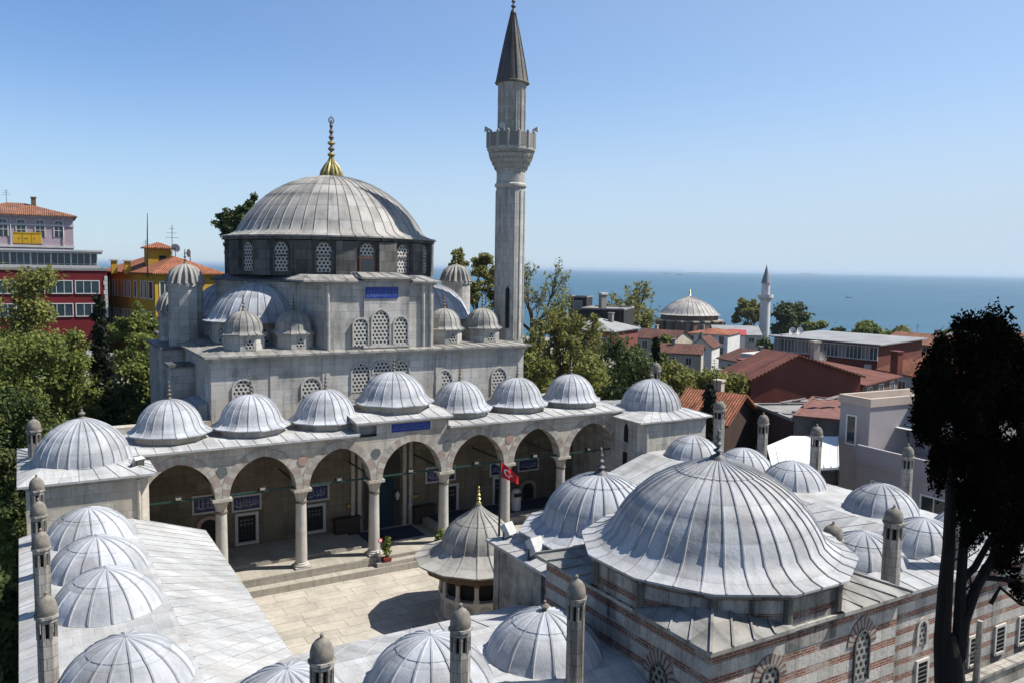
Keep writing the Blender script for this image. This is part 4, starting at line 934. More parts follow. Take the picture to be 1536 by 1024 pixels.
for sx, sy in ((-1, -1), (1, -1), (1, 1), (-1, 1)):   # corner roofs where the square meets the drum
    mb = MB(); E_ = HB+.28; C0 = Vector((DC[0]+sx*E_, DC[1]+sy*E_, zc+.08)); ap = R_(45); f = HB*1.02/math.cos(R_(15))*math.cos(R_(15))
    T = Vector((DC[0]+sx*HB*math.cos(PI/4)*1.03, DC[1]+sy*HB*math.cos(PI/4)*1.03, zc+.52))
    A1 = Vector((DC[0]+sx*1.0, DC[1]+sy*E_, zc+.08)); A2 = Vector((DC[0]+sx*E_, DC[1]+sy*1.0, zc+.08)); B1 = Vector((DC[0]+sx*1.0, DC[1]+sy*HB*.98, zc+.14)); B2 = Vector((DC[0]+sx*HB*.98, DC[1]+sy*1.0, zc+.14))
    ups = (A1, C0, T, B1) if sx*sy > 0 else (A1, B1, T, C0)
    for quad in ([A1, C0, T, B1], [C0, A2, B2, T]):
        n = (quad[1]-quad[0]).cross(quad[3]-quad[0]); 
        if n.z < 0: quad = quad[::-1]
        mb.poly(quad)
    dz = Vector((0, 0, -.1))
    for a_, b_ in ((A1, C0), (C0, A2)): mb.poly([a_, b_, b_+dz, a_+dz]); 
    mb.poly([A1+dz, C0+dz, A2+dz, T+dz*6])
    up = Vector((0, 0, 1)); mb.bar(C0+up*.03, T+up*.03, .07, .06)
    for f in (.25, .5, .75):
        mb.bar(A1.lerp(C0, f)+up*.02, B1.lerp(T, f)+up*.02, .05, .05); mb.bar(A2.lerp(C0, f)+up*.02, B2.lerp(T, f)+up*.02, .05, .05)
    part('corner_roof', mb, LEADOLD, cl)
def brick_window(parent, o, ex, w, z0, zs, za):
    wn = arched_window(parent, o, ex, w, z0, zs, za, 'classroom_window', .05, GRILLEDK, DARKST)
    fr = MB(); pin = [(x, z) for x, z in arch(w+.06, zs, za+.05, 7)]; k = 1+.34/w; pout = [(x*k, zs+(z-zs)*k) for x, z in arch(w, zs, za, 7)]; wall_ring(fr, o, ex, pin, pout, .03, .03)
    part('brick_arch', fr, BVOUS, wn)
t = NT('brick_voussoirs'); sp = t.n('ShaderNodeSeparateXYZ'); t.l(t.tc.outputs['UV'], sp.inputs[0]); fr_ = t.math('FRACT', t.math('DIVIDE', sp.outputs[0], .2))
BVOUS = t.fin(t.ramp(fr_, [(0, (.15, .06, .045)), (.33, (.19, .08, .055)), (.4, (.34, .31, .265)), (1, (.28, .255, .22))]), .85, None)
for x, y0, y1, y2, w in ((1289, 1020, 965, 946, .3), (1151, 1075, 1016, 1000, .3)):
    a, b, c = at_v(x, y0, DC[1]-HB), at_v(x, y1, DC[1]-HB), at_v(x, y2, DC[1]-HB); brick_window(cl, (a.x, DC[1]-HB, 0), Vector((1, 0, 0)), w, a.z, b.z, c.z)
a = at_u(990, 1000, DC[0]-HB); brick_window(cl, (DC[0]-HB, a.y, 0), Vector((0, -1, 0)), .3, 4.2, 5.55, 5.95)
# vestibule with a smaller dome towards the courtyard
vs = thing('domed_vestibule', (18.2, 24, 0), 'stuccoed entrance block with a smaller lead dome and dark finial beside the flagpole', 'entrance block')
VU0, VU1, VV0, VV1 = 14.9, 21.6, 21.98, 26.0
mb = MB(); mb.box((VU0, VV0+.9, -1), (VU1, VV1, 6.3)); mb.box((VU0-.03, VV1-.35, -1), (VU0, VV1+.03, 6.3)); part('plastered_wall', mb, STUCCO, vs)
mb = MB(); mb.box((VU0-.02, VV0-.05, -1), (VU0+.8, VV0+.88, 6.2)); mb.box((VU0-.16, VV0+.6, -1), (VU0+.2, VV0+1.1, 6.28), 1); part('striped_wall', mb, [STRIPE, STUCCO], vs)
mb = MB(); lead_slab(mb, [(VU0-.25, VV0), (VU1+.25, VV0), (VU1+.25, VV1+.28), (VU0-.25, VV1+.28)], 6.45, 6.72, .1, [(VU0+1, VV0+.3), (VU1-1, VV0+.3), (VU1-1, VV1-.9), (VU0+1, VV1-.9)])
seam_sheet(mb, (VU0-.1, VV0+.2, 6.42), (VU0-.1, DC[1]+1.5, 6.42), (VU0+.6, DC[1]+1.5, 7.4), (VU0+.6, VV0+.2, 7.0), .7)
part('lead_roof', mb, LEADROOF, vs)
sc = (18.2, 24.0); mb = MB(); mb.prism(ngon(8, 2.75, sc, PI/8), 6.5, 7.0); part('vestibule_drum', mb, STUCCO, vs)
vd = part('vestibule_dome', dome_mesh('vestibule_dome', 2.12, 1.75, 24, 3.05, .3, 8, PI/8, LEAD, 13, (.4, .85), .045, .04), LEAD, vs, (*sc, 7.28))
part('finial', finial('finial', 1.05, .17, LEADDK, 3, .32), LEADDK, vd, (*sc, 9.0))

# ================================================================== FOUNTAIN
FC = (18.2, 33.35)
fo = thing('ablution_fountain', (*FC, CZ), 'round ablution fountain with wide ribbed lead canopy and gold finial in the courtyard', 'fountain')
LEADF = m_lead('fountain_lead', (.38, .37, .335), .35, .6, False, .25)
fm = dome_mesh('fountain_canopy', 1.72, 1.5, 18, 3.02, .55, 12, 0, LEADF, 13, (.5,), .045, .04, point=.5)
fcan = part('fountain_canopy', fm, LEADF, fo, (*FC, 3.55))
part('finial', finial('finial', .85, .12, BRASS, 3), BRASS, fcan, (*FC, 5.52))
mb = MB(); mb.prism(ngon(12, 2.9, FC), 2.86, 2.95, 1); mb.prism(ngon(12, 2.55, FC), 2.5, 2.86, 1); mb.prism(ngon(12, 2.0, FC), CZ, CZ+.15); mb.prism(ngon(12, 1.75, FC), CZ+.15, 1.25); mb.prism(ngon(12, 1.85, FC), 1.25, 1.38)
mb.prism(ngon(12, 1.5, FC), 1.38, 2.5, 2)
part('fountain_basin', mb, [SLIM, m_plain('aged_timber', (.16, .10, .06), .8, .4, 4), DARK], fo)
for k in range(12):
    a = ang(k, 12); x, y = FC[0]+1.72*math.cos(a), FC[1]+1.72*math.sin(a); mb = MB(); mb.lathe([(.15, 1.38), (.14, 1.5), (.105, 1.56), (.1, 2.1), (.12, 2.12)], 10, (x, y, 0)); mb.lathe([(.12, 2.12), (.15, 2.25), (.22, 2.42), (.22, 2.5)], 10, (x, y, 0), 0, 1); part('fountain_pillar', mb, [SLIM, m_plain('reddish_capital', (.22, .10, .06), .8) if 'reddish_capital' not in bpy.data.materials else bpy.data.materials['reddish_capital']], fo)
for k in range(12):
    a = ang(k+.5, 12); ex = Vector((-math.sin(a), math.cos(a), 0)); ap_ = 1.75*math.cos(PI/12); mb = MB(); wall_panel(mb, (FC[0]+ap_*math.cos(a), FC[1]+ap_*math.sin(a), 0), ex, [(-.3, .5), (.3, .5)]+arch(.3, .95, 1.15, 5), .02, .02); part('basin_panel', mb, STONE2, fo)

# ================================================================== FLAG, FLOODLIGHTS, PLANTS, STREET LAMP
fp = thing('flagpole', (15.2, 26.6, CZ), 'dark flagpole with a hanging red flag bearing a white crescent and star', 'flagpole')
ptop = at_v(751, 690, 26.6); pbot = at_v(746, 918, 26.6)
mb = MB(); mb.tube([(pbot.x-.02, 26.6, CZ), (pbot.x, 26.6, 3.5), (ptop.x, 26.6, ptop.z)], [.06, .055, .035], 8); mb.lathe([(.03, -.02), (.06, .03), (0, .09)], 8, (ptop.x, 26.6, ptop.z)); part('pole', mb, IRON, fp)
mb = MB(); NX, NY = 18, 12; W_, H_ = .74, .60; fx0, fz1 = ptop.x+.03, ptop.z-.06
fex = Vector((math.cos(-.35), math.sin(-.35), 0)); fny = Vector((-fex.y, fex.x, 0))
def fpos(s, t, off=0):
    """s along fly 0..1, t down the hoist 0..1: limp flag, sagging towards the fly"""
    x = W_*(s*.93); z = -H_*t*(1-.5*s)-.60*s**1.1; y = .07*math.sin(s*7+t*2)*s+.03*math.sin(s*13)
    return Vector((fx0, 26.6, fz1))+fex*x+fny*(y-off)+Vector((0, 0, z))
for i in range(NX):
    for j in range(NY):
        a, b, c, d = [fpos((i+di)/NX, (j+dj)/NY) for di, dj in ((0, 1), (1, 1), (1, 0), (0, 0))]; mb.poly([a, b, c, d], 0, None, True)
fl = part('flag', mb, REDCLOTH, fp)
mb = MB(); asp = H_/W_
def fcirc(cs, ct, r, n, a0=0, a1=2*PI): return [(cs+r*asp*math.cos(a0+(a1-a0)*i/n), ct+r*math.sin(a0+(a1-a0)*i/n)) for i in range(n+1)]
O_ = fcirc(.36, .5, .25, 24, .55, 2*PI-.55); I_ = fcirc(.405, .5, .2, 24, .62, 2*PI-.62)
for i in range(24):
    for sd_ in (.012, -.012): mb.poly([fpos(*p, sd_) for p in (O_[i], O_[i+1], I_[i+1], I_[i])])
star = [(.58+(.11 if k % 2 == 0 else .043)*asp*math.cos(PI+PI*k/5), .5+(.11 if k % 2 == 0 else .043)*math.sin(PI+PI*k/5)) for k in range(10)]
for k in range(10):
    for sd_ in (.012, -.012): mb.poly([fpos(*p, sd_) for p in ((.58, .5), star[k], star[(k+1) % 10])])
part('crescent_and_star', mb, WHITE, fl)
def floodlight(p, yaw, s, label):
    r = thing('floodlight', p, label, 'floodlight', 'roof floodlights', yaw)
    mb = MB(); mb.prism([(-.26*s, -.10*s), (.26*s, -.10*s), (.2*s, .1*s), (-.2*s, .1*s)], -.22*s, .22*s); mb.box((-.24*s, -.115*s, -.19*s), (.24*s, -.10*s, .19*s), 1); mb.v = [(x, y*.82-z*.57, .33*s+z*.82+y*.57) for x, y, z in mb.v]; lpart('lamp_housing', mb, [FOAM, GLASS], r)
    mb = MB(); mb.bar((-.3*s, 0, .3*s), (-.3*s, 0, 0), .03, .05); mb.bar((.3*s, 0, .3*s), (.3*s, 0, 0), .03, .05); mb.bar((-.32*s, 0, .01), (.32*s, 0, .01), .1, .03); lpart('bracket', mb, IRON, r)
floodlight((15.35, 25.75, 6.5), R_(200), 1.1, 'pale floodlight on the corner of the stuccoed block behind the flagpole')
floodlight((15.2, 23.6, 6.5), R_(190), 1.25, 'pale floodlight on the lead roof in front of the smaller dome')
floodlight((4.2, 38.9, 7.5), R_(30), 1.0, 'grey floodlight on the roof edge of the left corner room')
POT = m_plain('red_pot', (.22, .04, .025), .6, .3, 4)

# ------------------------------------------------------------------ foliage
def leaf_mesh(name, blobs, n, size, mat, seed, shell=.45, elong=1.6, vert=0.0, extra=None):
    """blobs: (cx,cy,cz,rx,ry,rz). n small two-triangle leaf sprays spread through the blobs' volumes"""
    g = np.random.default_rng(seed); B = np.array([b[:6] for b in blobs], float)
    vol = B[:, 3]*B[:, 4]*B[:, 5]; w = vol**(2/3); w /= w.sum(); ix = g.choice(len(B), n, p=w)
    d = g.normal(size=(n, 3)); d /= np.linalg.norm(d, axis=1)[:, None]; r = g.random(n)**shell
    # lumpy radius: gaps and tufts
    r *= 1+.28*np.sin(d[:, 0]*6+ix*1.7)*np.sin(d[:, 2]*5+ix*2.3)+.12*g.normal(size=n)
    c = B[ix, :3]+d*B[ix, 3:6]*r[:, None]
    nrm = d*.6+g.normal(size=(n, 3))*.6+np.array([0, 0, .35]); nrm /= np.linalg.norm(nrm, axis=1)[:, None]
    t = np.cross(nrm, g.normal(size=(n, 3))); t /= np.linalg.norm(t, axis=1)[:, None]
    if vert: t = t*(1-vert)+np.array([0, 0, 1.0])*vert; t /= np.linalg.norm(t, axis=1)[:, None]; nrm = np.cross(t, g.normal(size=(n, 3))); nrm /= np.linalg.norm(nrm, axis=1)[:, None]
    b = np.cross(nrm, t); s = size*(.6+.8*g.random(n))[:, None]
    V = np.stack([c-t*s*elong*.5, c+b*s*.42-nrm*s*.1, c+t*s*elong*.5, c-b*s*.42-nrm*s*.1], 1).reshape(-1, 3)
    me = bpy.data.meshes.new(name); me.vertices.add(4*n); me.vertices.foreach_set('co', V.ravel())
    me.loops.add(4*n); me.loops.foreach_set('vertex_index', np.arange(4*n, dtype=np.int32))
    me.polygons.add(n); me.polygons.foreach_set('loop_start', np.arange(0, 4*n, 4, dtype=np.int32)); me.polygons.foreach_set('loop_total', np.full(n, 4, np.int32))
    me.update(calc_edges=True); me.materials.append(mat); return me
L_OLIVE = m_leaf('olive_leaf', (.16, .175, .04), (.26, .265, .07), .3)
L_GREEN = m_leaf('fresh_leaf', (.125, .165, .034), (.22, .255, .06), .3)
L_DEEP = m_leaf('deep_leaf', (.035, .058, .016), (.11, .135, .036), .2)
L_CONIF = m_leaf('conifer_needle', (.010, .018, .008), (.022, .032, .012), .05)
L_CYP = m_leaf('backlit_cypress_scale', (.004, .005, .003), (.008, .009, .004), .0)  # deep cypress green taken near black, backlit shade painted into it
L_SPRING = m_leaf('spring_leaf', (.19, .20, .055), (.29, .28, .09), .35)

for (x, y, v, h, lb, sp) in ((580, 842, 40.45, 1.5, 'potted green shrub in a red pot on the portico step beside a column', 0), (660, 815, 40.5, 1.35, 'potted shrub with white flowers by the steps behind the fountain', 1)):
    p = at_v(x, y, v); z0 = .55; r = thing('potted_plant', (p.x, v, z0), lb, 'potted plant', 'potted plants by the portico')
    mb = MB(); mb.prism(ngon(4, .24, (0, 0), PI/4), 0, .42, pl2=ngon(4, .3, (0, 0), PI/4)); lpart('pot', mb, POT, r)
    lpart('foliage', leaf_mesh('foliage', [(0, 0, .42+h*.35, .22, .22, h*.35), (.08, 0, .5+h*.5, .16, .16, h*.25), (-.08, .05, .5+h*.3, .2, .2, h*.2)], 260, .13, L_GREEN, 5+sp), L_GREEN, r)
    mb = MB(); mb.tube([(0, 0, .3), (.02, 0, .42+h*.5)], .025, 5); lpart('stem', mb, BARK, r)
p = at_v(570, 842, 40.5); mb = MB(); mb.tube([(p.x, 40.5, .55), (p.x, 40.5, 1.85)], .025, 6); mb.lathe([(.16, .55), (.16, .59), (.03, .62)], 10, (p.x, 40.5, 0)); mb.poly([(p.x+.14*math.cos(i*PI/6), 40.46, 1.95+.14*math.sin(i*PI/6)) for i in range(12)], 1)
mb.poly([(p.x+.09*math.cos(i*PI/6), 40.455, 1.95+.09*math.sin(i*PI/6)) for i in range(12)], 2)
put('sign_post', mb.mesh('sign_post', [FOAM, REDCLOTH, WHITE]), None, (0, 0, 0), 'small round sign on a thin post beside the red potted plant', 'sign')
p = at_v(774, 752, 43.6); mb = MB(); mb.lathe([(.3, 1.36), (.32, 1.5), (.32, 2.5), (.2, 2.7), (.08, 2.75)], 14, (p.x, 43.6, 0)); mb.box((p.x-.34, 43.2, 2.3), (p.x+.34, 43.3, 2.5), 1); put('water_urn', mb.mesh('water_urn', [FOAM, DARK]), None, (0, 0, 0), 'shiny metal water urn on the portico platform near the flag', 'water urn')
sl = thing('street_lamp', (26.3, 16.0, STREETZ), 'grey street lamp post with a hooded lamp at the foot of the black cypress', 'street lamp')
pt = at_v(1470, 930, 16.0); lh = at_v(1428, 1010, 15.6); mb = MB(); mb.tube([(pt.x, 16.0, STREETZ), (pt.x, 16.0, pt.z)], [.13, .10], 10); part('post', mb, CHIMST, sl)
mb = MB(); mb.tube([(pt.x, 16.0, lh.z+.25), (lh.x, 15.6, lh.z+.1)], .03, 6); part('arm', mb, IRON, sl)
mb = MB(); mb.lathe([(.3, 0), (.3, .05), (.2, .16), (.05, .22)], 14, (lh.x, 15.6, lh.z-.05)); part('lamp_hood', mb, FOAM, sl)

# ================================================================== TOWN
W_PINK = m_plain('pink_render', (.52, .40, .44), .85, .18, .6); W_RED = m_plain('crimson_render', (.20, .016, .022), .8, .25, .6); W_YEL = m_plain('yellow_render', (.52, .31, .035), .85, .2, .6)
W_WHITE = m_plain('white_render', (.68, .67, .64), .85, .2, .5); W_LILAC = m_plain('lilac_render', (.40, .37, .375), .85, .14, .5); W_GREY = m_plain('grey_render', (.30, .29, .27), .9, .4, .5); W_BRICK = m_ashlar('house_brick', (.24, .13, .09), (.19, .10, .07), (.2, .17, .14), .5, .16, .35, .02, .2)
W_OXBLOOD = m_plain('oxblood_sheet', (.20, .048, .03), .7, .3, .5); W_DARK = m_plain('dark_cladding', (.03, .028, .027), .6, .3, .7); W_BLUE = m_plain('pale_blue_render', (.46, .50, .50), .85, .2, .6); W_CREAM = m_plain('cream_render', (.50, .45, .37), .85, .22, .5)
W_RUIN = m_plain('blackened_plaster', (.19, .18, .17), .95, .6, .55); W_RUST = m_plain('soot_brown_wall', (.075, .045, .035), .95, .4, .5)
R_TILE = m_tile('clay_tiles'); R_TILE2 = m_tile('faded_tiles', (.33, .15, .09)); R_RED = m_tile('red_sheet_roof', (.20, .075, .055), .35, 40, .4); R_GREY = m_plain('grey_sheet_roof', (.31, .31, .30), .6, .3, .4); R_DARKR = m_tile('brown_tiles', (.17, .075, .055)); R_FLAT = m_plain('pinkish_terrace', (.52, .43, .36), .9, .2, .5); R_WHITE = m_plain('white_sheet', (.74, .74, .70), .6, .12, .4)
GLASSBL = m_plain('bluish_glass', (.045, .08, .095), .12, .4, .5, 0, .6, False)

def house(name, label, cat, xl, Dl, xr, Dr, ye, dd, roof, rh, wm, rm, wins=(), oh=.35, zb=None, group=None, ylr=None, shift=0.0, sidew=()):
    """front wall from the left corner to the right corner, eave height as surveyed at the left corner"""
    A = at_depth(xl, ye, Dl); B = at_depth(xr, ye, Dr); ze = A.z
    d = Vector((B.x-A.x, B.y-A.y, 0)); L = d.length; yaw = math.atan2(d.y, d.x); zb = min(terr(A.x, A.y), terr(B.x, B.y))-1.0 if zb is None else zb; H = ze-zb
    r = thing(name, (A.x, A.y, zb), label, cat, group, yaw)
    mb = MB(); mb.prism([(0, 0), (L, 0), (L, dd), (0, dd)], 0, H, 0, top=(roof == 'flat'))
    if roof == 'gablex':   # ridge parallel to the front
        for x in (0, L): mb.poly([(x, 0, H), (x, dd, H), (x, dd/2, H+rh)][::(1 if x else -1)])
    if roof == 'gabley':   # gable faces the front
        k = L*(.5+shift)
        for y in (0, dd): mb.poly([(0, y, H), (L, y, H), (k, y, H+rh)][::(1 if y == 0 else -1)])
    lpart('wall', mb, wm, r)
    mb = MB(); th = .14
    def sheet(q):
        n = (Vector(q[1])-Vector(q[0])).cross(Vector(q[2])-Vector(q[0])).normalized(); q = [Vector(p) for p in q]
        if n.z < 0: q = q[::-1]
        e = max(range(len(q)), key=lambda i: 0); ex = (q[1]-q[0]).normalized(); lows = sorted(q, key=lambda p: p.z)[:2]; ex = (lows[1]-lows[0]).normalized(); ez = Vector((0, 0, 1))-ex*ex.z
        nn = -n if n.z < 0 else n; ey = nn.cross(ex)
        mb.poly(q, 0, [(p.dot(ex), p.dot(ey)) for p in q]); lo = [p-Vector((0, 0, th)) for p in q]
        for i in range(len(q)): j = (i+1) % len(q); mb.poly([lo[i], lo[j], q[j], q[i]])
        mb.poly(lo[::-1])
    o = oh; h = H+.06; ho = o*rh/(dd/2) if dd else 0
    if roof == 'gablex':
        sheet([(-o, -o, h-ho), (L+o, -o, h-ho), (L+o, dd/2, h+rh), (-o, dd/2, h+rh)]); sheet([(-o, dd+o, h-ho), (L+o, dd+o, h-ho), (L+o, dd/2, h+rh), (-o, dd/2, h+rh)])
    elif roof == 'gabley':
        k = L*(.5+shift); sheet([(-o, -o, h-o*rh/k), (-o, dd+o, h-o*rh/k), (k, dd+o, h+rh), (k, -o, h+rh)]); sheet([(L+o, -o, h-o*rh/(L-k)), (L+o, dd+o, h-o*rh/(L-k)), (k, dd+o, h+rh), (k, -o, h+rh)])
    elif roof == 'hip':
        m = min(L, dd)/2*.95; a, b = (-o, -o, h-.1), (L+o, -o, h-.1); c, e = (L+o, dd+o, h-.1), (-o, dd+o, h-.1)
        if L >= dd: p, q = (m, dd/2, h+rh), (L-m, dd/2, h+rh); sheet([a, b, q, p]); sheet([c, e, p, q]); sheet([b, c, q]); sheet([e, a, p])
        else: p, q = (L/2, m, h+rh), (L/2, dd-m, h+rh); sheet([a, b, p]); sheet([b, c, q, p]); sheet([c, e, q]); sheet([e, a, p, q])
    elif roof == 'shed':
        sheet([(-o, -o, h), (L+o, -o, h), (L+o, dd+o, h+rh), (-o, dd+o, h+rh)])
    else:
        mb.box((-.08, -.08, H), (L+.08, .18, H+rh)); mb.box((-.08, dd-.18, H), (L+.08, dd+.08, H+rh)); mb.box((-.08, .18, H), (.18, dd-.18, H+rh)); mb.box((L-.18, .18, H), (L+.08, dd-.18, H+rh)); mb.box((.19, .19, H+.02), (L-.19, dd-.19, H+.05))
    lpart('roof', mb, rm, r)
    if roof in ('gablex', 'hip', 'gabley') and rh > .9:
        q = random.Random(hash((int(xl), int(ye))) & 255); cx_, cy_ = L*q.uniform(.25, .75), dd*q.uniform(.4, .6); mb = MB(); mb.box((cx_-.3, cy_-.3, H), (cx_+.3, cy_+.3, H+rh+.75)); mb.box((cx_-.38, cy_-.38, H+rh+.75), (cx_+.38, cy_+.38, H+rh+.9)); lpart('chimney', mb, q.choice((W_BRICK, W_GREY, W_CREAM)), r)
        mb = MB(); ax, ay = L*q.uniform(.15, .9), dd*q.uniform(.3, .7); mb.tube([(ax, ay, H), (ax, ay, H+rh+1.9)], .03, 4)
        for k in range(3): mb.bar((ax-.5+.1*k, ay, H+rh+1.2+.25*k), (ax+.5-.1*k, ay, H+rh+1.2+.25*k), .03, .03)
        lpart('antenna', mb, IRON, r)
    for w in wins:   # (x fraction, z below eave of window top, width, height, mullions[, frame, glass])
        f, zt, ww, wh, mu = w[:5]; rect_window(r, (f*L, 0, 0), (1, 0, 0), ww, wh, H-zt-wh, 'window', .09, w[6] if len(w) > 6 else GLASS, w[5] if len(w) > 5 else WHITE, mu, .03, True)
    for w in sidew:
        f, zt, ww, wh, mu = w[:5]; rect_window(r, (0, f*dd, 0), (0, -1, 0), ww, wh, H-zt-wh, 'window', .09, GLASS, w[5] if len(w) > 5 else WHITE, mu, .03, True)
    return r, L, H

# --- left: hotel street
r, L, H = house('pink_building', 'pink rendered building with arched windows and a clay tile roof above the glass terrace', 'house', -70, 105, 109, 111.5, 317, 12, 'hip', 1.7, W_PINK, R_TILE2, (), .5)
mb = MB(); mb.box((-.1, -.12, H-.35), (L+.1, -.005, H-.05)); lpart('cornice_moulding', mb, W_WHITE, r)
mb = MB(); mb.box((-.1, -.1, H-1.5), (L+.1, -.005, H-1.3)); lpart('cornice_moulding', mb, W_WHITE, r)
mb = MB(); mb.box((-.1, -.2, H-4.35), (L+.1, -.005, H-4.1)); lpart('cornice_moulding', mb, W_WHITE, r)
for xp in (-45, -20, 1, 28, 57, 86):
    f = (xp+70)/179*L; z0, zs, za = H-2.95, H-1.25, H-.7; mb = MB(); w = .5; pts = [(-w, z0), (w, z0)]+[(w*math.cos(i*PI/10), zs+w*math.sin(i*PI/10)) for i in range(11)]
    wall_panel(mb, (f, 0, 0), (1, 0, 0), pts, .03, .02); wn = lpart('arched_window', mb, GLASS, r)
    mb = MB(); k = 1.25; pin = [(w, z0)]+[(w*math.cos(i*PI/10), zs+w*math.sin(i*PI/10)) for i in range(11)]+[(-w, z0)]; pout = [(w*k, z0)]+[(w*k*math.cos(i*PI/10), zs+w*k*math.sin(i*PI/10)) for i in range(11)]+[(-w*k, z0)]; wall_ring(mb, (f, 0, 0), Vector((1, 0, 0)), pin, pout, .08, .08)
    mb.box((f-.03, -.06, z0), (f+.03, -.035, zs+w)); mb.box((f-w, -.06, z0+.85), (f+w, -.035, z0+.92)); mb.box((f-w, -.06, zs), (f+w, -.035, zs+.07)); lpart('window_surround', mb, W_WHITE, wn)
for xp in (12, 93): f = (xp+70)/179*L; mb = MB(); mb.tube([(f, -.1, 0), (f, -.1, H-.2)], .06, 6); lpart('downpipe', mb, W_WHITE, r)
r, L, H = house('red_building', 'crimson building with white framed windows behind the trees on the left', 'house', -80, 81.5, 160, 88, 404, 11, 'flat', .25, W_RED, W_GREY,
    [(f, zt, 2.15, 1.25, 2, WHITE, GLASSBL) for zt in (1.1, 3.5) for f in (.15, .33, .51, .69, .868)], group=None)
mb = MB()
for k in range(9): z = H-1.0-k*.5; w = .34 if k % 2 else .24; mb.box((L-w, -.05, z), (L+.05, .3, z+.46))
lpart('white_quoins', mb, W_WHITE, r)
tx0, tx1 = -.2, L*(145+80)/240
te = thing('glass_terrace', (0, 0, 0), 'white framed glazed terrace with a flat roof on top of the crimson building', 'terrace'); te.location = r.matrix_basis @ Vector((0, 0, H+.05)) if False else (WL[r.name]+Vector((0, 0, H+.05))); te.rotation_euler.z = r.rotation_euler.z; WL[te.name] = Vector(te.location)
mb = MB(); mb.box((tx0, .4, 1.75), (tx1+.5, 8, 1.95)); mb.box((tx0, .3, 1.95), (tx1+.6, 8.1, 2.12)); lpart('terrace_roof', mb, W_WHITE, te)
mb = MB(); mb.box((tx0, 1.02, .45), (tx1-.02, 1.06, 1.75)); mb.box((tx1-.06, 1.07, .45), (tx1-.02, 7.5, 1.75)); lpart('terrace_glass', mb, GLASSBL, te)
n = 22
for k in range(n+1):
    x = tx0+(tx1-tx0)*k/n; mb = MB(); w = .16 if k % 3 == 0 else .07; mb.box((x-w/2, .9, 0), (x+w/2, 1.0, 1.75)); lpart('terrace_mullion', mb, WHITE, te)
mb = MB(); mb.box((tx0, .92, 0.02), (tx1, 1.01, .42)); lpart('terrace_sill', mb, WHITE, te)
mb = MB(); mb.box((tx0, .88, .62), (tx1, .92, .68)); mb.box((tx0, .3, -.02), (tx1+.3, .36, .5)); lpart('terrace_rail', mb, FOAM, te)
a = at_depth(20, 368, 93); mb = MB(); mb.box((0, 0, .2), (2.75, 1.2, 1.4)); mb.box((-.05, -.05, 1.4), (2.8, 1.25, 1.48)); mb.box((-.05, -.05, .1), (2.8, 1.25, .2), 1)
for x in (.5, 1.1, 1.3, 2.0): mb.box((x, -.02, .75), (x+.14, -.004, .82), 1)
for x in (.9, 1.8): mb.box((x, -.012, .25), (x+.03, -.003, 1.35), 1)
o = put('generator_cabinet', mb.mesh('generator_cabinet', [m_plain('yellow_enamel', (.62, .36, .015), .45, .15, 2), IRON]), None, a, 'yellow generator cabinet on the terrace roof in front of the pink building', 'generator'); o.rotation_euler.z = r.rotation_euler.z
r, L, H = house('yellow_building', 'yellow rendered building with orange tile roof and a small roof tower behind the mosque', 'house', 232, 86, 330, 91, 409, 14.5, 'hip', 1.7, W_YEL, R_TILE, [(.14, 1.0, .95, 1.9, 1), (.14, 4.0, .95, 1.9, 1), (.6, 1.0, .95, 1.9, 1), (.6, 4.0, .95, 1.9, 1)], .5, sidew=[(f, zt, w, 1.75, 0) for zt in (1.0, 4.2) for f, w in ((.07, .9), (.17, .4), (.24, .4), (.36, .55), (.48, .4), (.55, .4), (.62, .4), (.74, .4), (.81, .4), (.92, .55))])
a = at_depth(221, 397, 90); mb = MB(); mb.box((0, 0, -1.5), (2.5, 2.5, 1.75)); tw = thing('roof_tower', a, 'small square yellow tower with tile cap rising from the orange roof', 'roof tower'); lpart('tower_wall', mb, W_YEL, tw)
mb = MB(); q = [(-.35, -.35), (2.85, -.35), (2.85, 2.85), (-.35, 2.85)]; mb.prism(q, 1.75, 1.85, 0); 
for i in range(4): mb.poly([(*q[i], 1.86), (*q[(i+1) % 4], 1.86), (1.25, 1.25, 2.5)], 0)
lpart('tower_roof', mb, R_TILE, tw); mb = MB(); mb.box((1.2, -.03, .2), (1.9, -.004, 1.0)); lpart('tower_window', mb, DARK, tw)
a = at_depth(221, 395, 86); b = at_depth(221, 320, 86); mb = MB(); mb.tube([a-Vector((0, 0, 1.5)), a.lerp(b, .6), b], [.08, .06, .03], 6); put('roof_mast', mb.mesh('roof_mast', IRON), None, (0, 0, 0), 'tall thin dark mast beside the yellow roof tower', 'mast')
a = at_depth(258, 372, 90); b = at_depth(258, 338, 90); mb = MB(); mb.tube([a-Vector((0, 0, 1)), b], .035, 5)
for k in range(3): z = a.z+(b.z-a.z)*(.45+.2*k); mb.bar((a.x-.7+.2*k, a.y, z), (a.x+.7-.2*k, a.y, z), .035, .035)
put('antenna', mb.mesh('antenna', IRON), None, (0, 0, 0), 'thin rake antenna on the orange roof', 'antenna')
